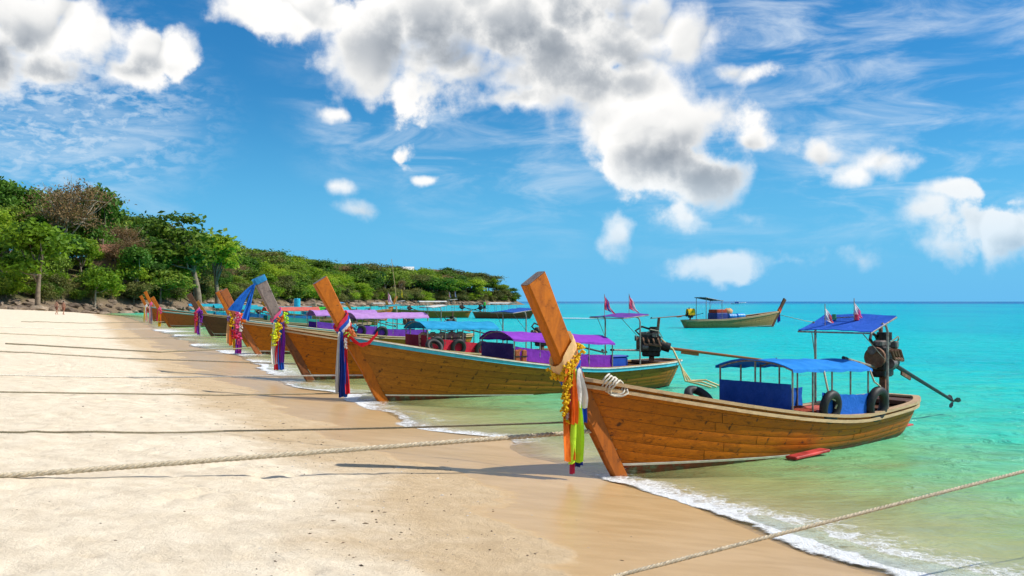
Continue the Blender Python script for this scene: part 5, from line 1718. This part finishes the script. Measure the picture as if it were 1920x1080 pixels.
m3.helm(7.6, 8.8, 2.6, 2.7, WHT, flags=[(7.8, .5, [(.75, .1, .12), WHT, (.05, .08, .4)], 1.3), (8.4, -.5, [(.75, .1, .12), WHT, (.05, .08, .4)], 1.3)])
m4 = Boat('longtail_boat', 'anchored boat with white canopy just left of the nearest prow', (2.4, 136.0), (-.75, .66), L=10, B=1.9, zb=1.3, zm=.85, zs=.9, post_h=.7, hull=W_RED, rail=W_TAN, plank_n=0, group=GA)
m4.canopy(3.0, 7.0, WHT, ze=2.1, rise=.15, posts=4); m4.engine(9.2, 1.5, (12.5, 0, .8), (8, 0, 1.4))
m5 = Boat('longtail_boat', 'anchored boat under a bright green canopy behind the striped boat\'s prow', (-22.5, 96.0), (.95, .31), L=9.5, B=1.8, zb=1.4, zm=.75, zs=.8, post_h=.7, hull=W_BROWN, rail=W_TAN, plank_n=0, group=GA)
m5.canopy(2.2, 6.0, (.03, .60, .05), ze=1.55, rise=.3, posts=4, side=(.05, .3, .5)); m5.engine(8.7, 1.3, (11.5, .3, .6), (7.4, 0, 1.2))
m6 = Boat('longtail_boat', 'anchored boat with pale flat roof and yellow flag, left of the mast', (-23.5, 150.0), (.93, .36), L=9.0, B=1.8, zb=1.2, zm=.8, zs=.85, post_h=.7, hull=W_BROWN, rail=W_TAN, plank_n=0, group=GA)
m6.canopy(2.5, 6.0, (.75, .72, .66), ze=2.1, rise=.1, posts=4); m6.engine(8.3, 1.4, (11, 0, .6), (7, 0, 1.3))
m6.helm(6.4, 7.4, 2.4, 2.5, WHT, flags=[(7.0, 0, [YEL, YEL], 1.9)])
m7 = Boat('longtail_boat', 'anchored teal-canopied boat glimpsed behind the grey prow', (-25.0, 84.0), (.93, .36), L=10.0, B=1.8, zb=1.3, zm=.8, zs=.85, post_h=.8, hull=W_BROWN, rail=W_TAN, plank_n=0, group=GA)
m7.canopy(2.0, 8.0, TEAL, ze=1.75, rise=.2, posts=5, side=(.02, .2, .5)); m7.engine(9.2, 1.4, (12, 0, .6), (8, 0, 1.3))
barrel(m7, 6.8, 0, 1.95, (.02, .38, .55), 'teal barrel standing on a canopy behind the grey prow', False)
mast = MB().tube([at(734, 486, 118), at(741, 540, 118), at(745, 592, 118)], [.03, .05, .07], 6).build('mast', wd(W_TAN), None)
tag(mast, 'tall thin mast rising above the moored boats and the treeline', 'mast')
# speedboat on the horizon
sp_ = empty('speedboat', (136, 600, 0), 0.1); tag(sp_, 'tiny white speedboat near the horizon above the anchored boat', 'boat')
rows = [[(x, u * (1.1 * (1 - max(0, (x - 1) / 4.2)) ** .6), .2 + 1.0 * abs(u) ** .5 + max(0, x) * .12) for u in (-1, -.6, -.2, .2, .6, 1)] for x in (-4, -2, 0, 1.5, 3, 4.3, 5.1)]
MB().sheet(rows, .05).build('hull', paint((.75, .75, .78), .4), sp_, True)
MB().box((-.5, 0, 1.7), (2.2, 1.7, 1.0), None, .2).build('cabin', paint((.1, .13, .45), .4), sp_)
MB().box((-.5, 0, 2.5), (3.4, 1.9, .12), None, .04).build('cabin_roof', WHITE_P, sp_)

# ---- life vests drying on the red boat
for k in range(5):
    life_vest(b3, 3.75 + .34 * k, -.35, .92, ['first', 'second', 'third', 'fourth', 'fifth'][k] + ' from the bow of five peach life vests under the sky-blue canopy', [(.75, .42, .26), (.75, .36, .22), (.78, .45, .32), (.75, .32, .3), (.72, .4, .3)][k], 'life vests under the sky-blue canopy')

# ================================================================== mooring ropes
def mooring(name, pts, r, mat, label, strands=0, sag=0.0, seg=60, clear=True):
    """rope through the points; never below the sand"""
    P = [Vector(p) for p in pts]
    out = []
    for a, b in zip(P[:-1], P[1:]):
        for i in range(seg):
            f = i / seg; p = a.lerp(b, f); p.z -= sag * 4 * f * (1 - f)
            out.append(p)
    out.append(P[-1])
    if clear:
        for p in out:
            g = float(bed_z(p.x, p.y)[0])
            p.z = max(p.z, g + r * .8)
    if strands:
        mb = MB()
        L = 0; acc = [0]
        for a, b in zip(out[:-1], out[1:]):
            L += (b - a).length; acc.append(L)
        m = int(L / .018)
        fin = []
        j = 0
        for i in range(m + 1):
            l = L * i / m
            while j < len(acc) - 2 and acc[j + 1] < l: j += 1
            fin.append(out[j].lerp(out[j + 1], (l - acc[j]) / max(1e-6, acc[j + 1] - acc[j])))
        for s_ in range(strands):
            pp = []
            for i, p in enumerate(fin):
                d = (fin[min(i + 1, m)] - fin[max(i - 1, 0)]).normalized()
                u = d.cross(Vector((0, 0, 1))).normalized(); v = u.cross(d)
                a = 2 * PI * (s_ / strands + i * .018 / (r * 7.5))
                pp.append(p + (u * math.cos(a) + v * math.sin(a)) * r * .52)
            mb.tube(pp, r * .55, 5)
        o = mb.build(name, mat, None, True)
    else:
        o = MB().tube(out, r, 6).build(name, mat, None, True)
    return tag(o, label, 'rope', 'mooring ropes across the sand')
def stem_pt(b, z, back=.0):
    x, zz, w_, th = b.post_at(z); return b.w(x - w_ * .45 + back, 0, z)
def sand(px, py, lift=.03):
    """point on the sand under that place of the photograph"""
    d = 10.0
    for _ in range(40):
        x = (px - 960) / F * d; g = float(bed_z(x, d, False)[0]) + lift
        d = .5 * d + .5 * (CAM_H - g) * F / (py - HOR)
    return Vector(((px - 960) / F * d, d, g))
mooring('mooring_rope', [sand(-260, 903), sand(0, 893), stem_pt(b1, .66)], .030, ROPE_M, 'thickest pale twisted rope running to the nearest boat\'s stem', 3, .0, 80)
mooring('mooring_rope', [sand(-160, 806), sand(180, 809), sand(420, 808), b1.w(-.2, .25, .75)], .015, ROPE_D, 'dark rope passing behind the nearest prow\'s ribbons', 3, .02)
mooring('mooring_rope', [sand(-100, 733), sand(10, 735), sand(420, 741), stem_pt(b2, .22)], .016, ROPE_D, 'dark rope running to the striped boat\'s stem foot', 0, .0)
mooring('mooring_rope', [sand(-100, 701), sand(240, 708), b2.w(-.1, .3, .62)], .020, ROPE_W, 'white rope passing behind the striped boat\'s prow', 0, .0)
mooring('mooring_rope', [sand(10, 644), sand(300, 660), stem_pt(b4, .3)], .030, ROPE_D, 'dark rope running to the boat with the pink garland', 0, .0)
mooring('mooring_rope', [sand(-60, 655), sand(240, 672), stem_pt(b3, .5)], .024, ROPE_M, 'tan rope running to the grey-prowed boat', 0, .0)
mooring('mooring_rope', [sand(-40, 623), sand(200, 634), stem_pt(b5, .5)], .026, ROPE_M, 'tan rope running to the boat with the yellow garland', 0, .0)
mooring('mooring_rope', [sand(-20, 612), sand(150, 618), stem_pt(b6, .5)], .028, ROPE_W, 'pale rope running to the dark brown boat', 0, .0)
mooring('mooring_rope', [sand(40, 603), sand(160, 606), stem_pt(b7, .5)], .03, ROPE_D, 'farthest dark rope running over the sand to a beached boat', 0, .0)
mooring('mooring_rope', [(-.6, 5.3, .62), (.78, 7.07, .46), (4.46, 8.67, .92), (8.5, 10.6, 1.5)], .016, ROPE_M, 'tan twisted rope crossing the foam at the lower right corner', 3, .0)
drape_rope(m1, [(-1.0, 0, 1.1), (-4, .3, .5), (-8, .6, .02)], .03, ROPE_M, 'anchor_rope', 'thin anchor rope off the bow of the boat anchored at right')

# ================================================================== people
SKIN = paint((.42, .22, .14), .6, 0, .15, 6, 0)
HAIR = paint((.03, .02, .015), .7, 0, .3, 20, 0)
def person(loc, rz, label, top, shorts, stride=.28, skin_top=False):
    o = empty('person', loc, rz); tag(o, label, 'person')
    J = {'pel': (0, 0, .93), 'wai': (0, 0, 1.10), 'che': (.01, 0, 1.30), 'nec': (.0, 0, 1.48), 'hd1': (.02, 0, 1.56), 'hd2': (.02, 0, 1.70),
         'shl': (0, .17, 1.42), 'ell': (-.06, .24, 1.15), 'wrl': (.06, .26, .92), 'hal': (.09, .26, .82), 'shr': (0, -.17, 1.42), 'elr': (.02, -.25, 1.14), 'wrr': (.14, -.25, .93), 'har': (.18, -.25, .84),
         'hpl': (0, .09, .90), 'knl': (stride * .55, .10, .50), 'anl': (stride * .8, .10, .08), 'tol': (stride * .8 + .17, .11, .03),
         'hpr': (0, -.09, .90), 'knr': (-stride * .2, -.10, .49), 'anr': (-stride, -.10, .10), 'tor': (-stride + .16, -.11, .03)}
    Rr = {'pel': .125, 'wai': .115, 'che': .135, 'nec': .055, 'hd1': .085, 'hd2': .085, 'shl': .06, 'ell': .042, 'wrl': .03, 'hal': .032, 'shr': .06, 'elr': .042, 'wrr': .03, 'har': .032,
          'hpl': .09, 'knl': .06, 'anl': .04, 'tol': .033, 'hpr': .09, 'knr': .06, 'anr': .04, 'tor': .033}
    E = [('pel', 'wai'), ('wai', 'che'), ('che', 'nec'), ('nec', 'hd1'), ('hd1', 'hd2'), ('che', 'shl'), ('shl', 'ell'), ('ell', 'wrl'), ('wrl', 'hal'), ('che', 'shr'), ('shr', 'elr'), ('elr', 'wrr'), ('wrr', 'har'),
         ('pel', 'hpl'), ('hpl', 'knl'), ('knl', 'anl'), ('anl', 'tol'), ('pel', 'hpr'), ('hpr', 'knr'), ('knr', 'anr'), ('anr', 'tor')]
    K = list(J)
    me = bpy.data.meshes.new('body'); me.from_pydata([J[k] for k in K], [(K.index(a), K.index(b)) for a, b in E], []); me.update()
    b = link_mesh('body', me, SKIN, o)
    md = b.modifiers.new('skin', 'SKIN'); md.use_smooth_shade = True
    sv = me.skin_vertices[0].data
    for i, k in enumerate(K):
        sv[i].radius = (Rr[k], Rr[k] * (1.2 if k in ('che', 'wai', 'pel') else 1)); sv[i].use_root = (k == 'pel')
    b.modifiers.new('sub', 'SUBSURF').levels = 1
    b.modifiers['sub'].render_levels = 2
    def ringmesh(name, secs, mat):
        rows = [[(x + math.cos(a) * rx, y + math.sin(a) * ry, z) for a in np.linspace(0, 2 * PI, 15)] for (x, y, z, rx, ry) in secs]
        MB().sheet(rows).build(name, mat, o, True)
    if top: ringmesh('shirt', [(0, 0, .93, .15, .19), (0, 0, 1.1, .14, .175), (.01, 0, 1.3, .155, .20), (.0, 0, 1.43, .12, .22), (0, 0, 1.49, .06, .09)], cloth(top))
    for sd, kx in ((1, stride * .55), (-1, -stride * .2)):
        ringmesh('shorts_leg', [(0, sd * .08, 1.0, .14, .11), (0, sd * .09, .88, .125, .11), (kx * .75, sd * .10, .58, .10, .10)], cloth(shorts))
    ringmesh('hair', [(.0, 0, 1.60, .085, .088), (.0, 0, 1.68, .102, .098), (.0, 0, 1.76, .075, .075), (0, 0, 1.785, .01, .01)], HAIR)
    return o
for px_, lab, tp, sh, rz_ in ((106, 'left of two bare-chested walkers at the far end of the beach', None, (.20, .08, .05), 1.2), (119, 'right of two walkers at the far end of the beach', (.45, .22, .14), (.35, .14, .08), 1.4)):
    p_ = sand(px_, 590, 0.0); person((p_.x, p_.y, float(bed_z(p_.x, p_.y)[0])), rz_, lab, tp, sh)
pm = m4.w(8.6, -.2, m4.sheer(.86) - .06)
person(pm, 2.0, 'person in a green shirt standing at the stern of a white-canopied boat', (.05, .5, .06), (.03, .03, .05), .08)
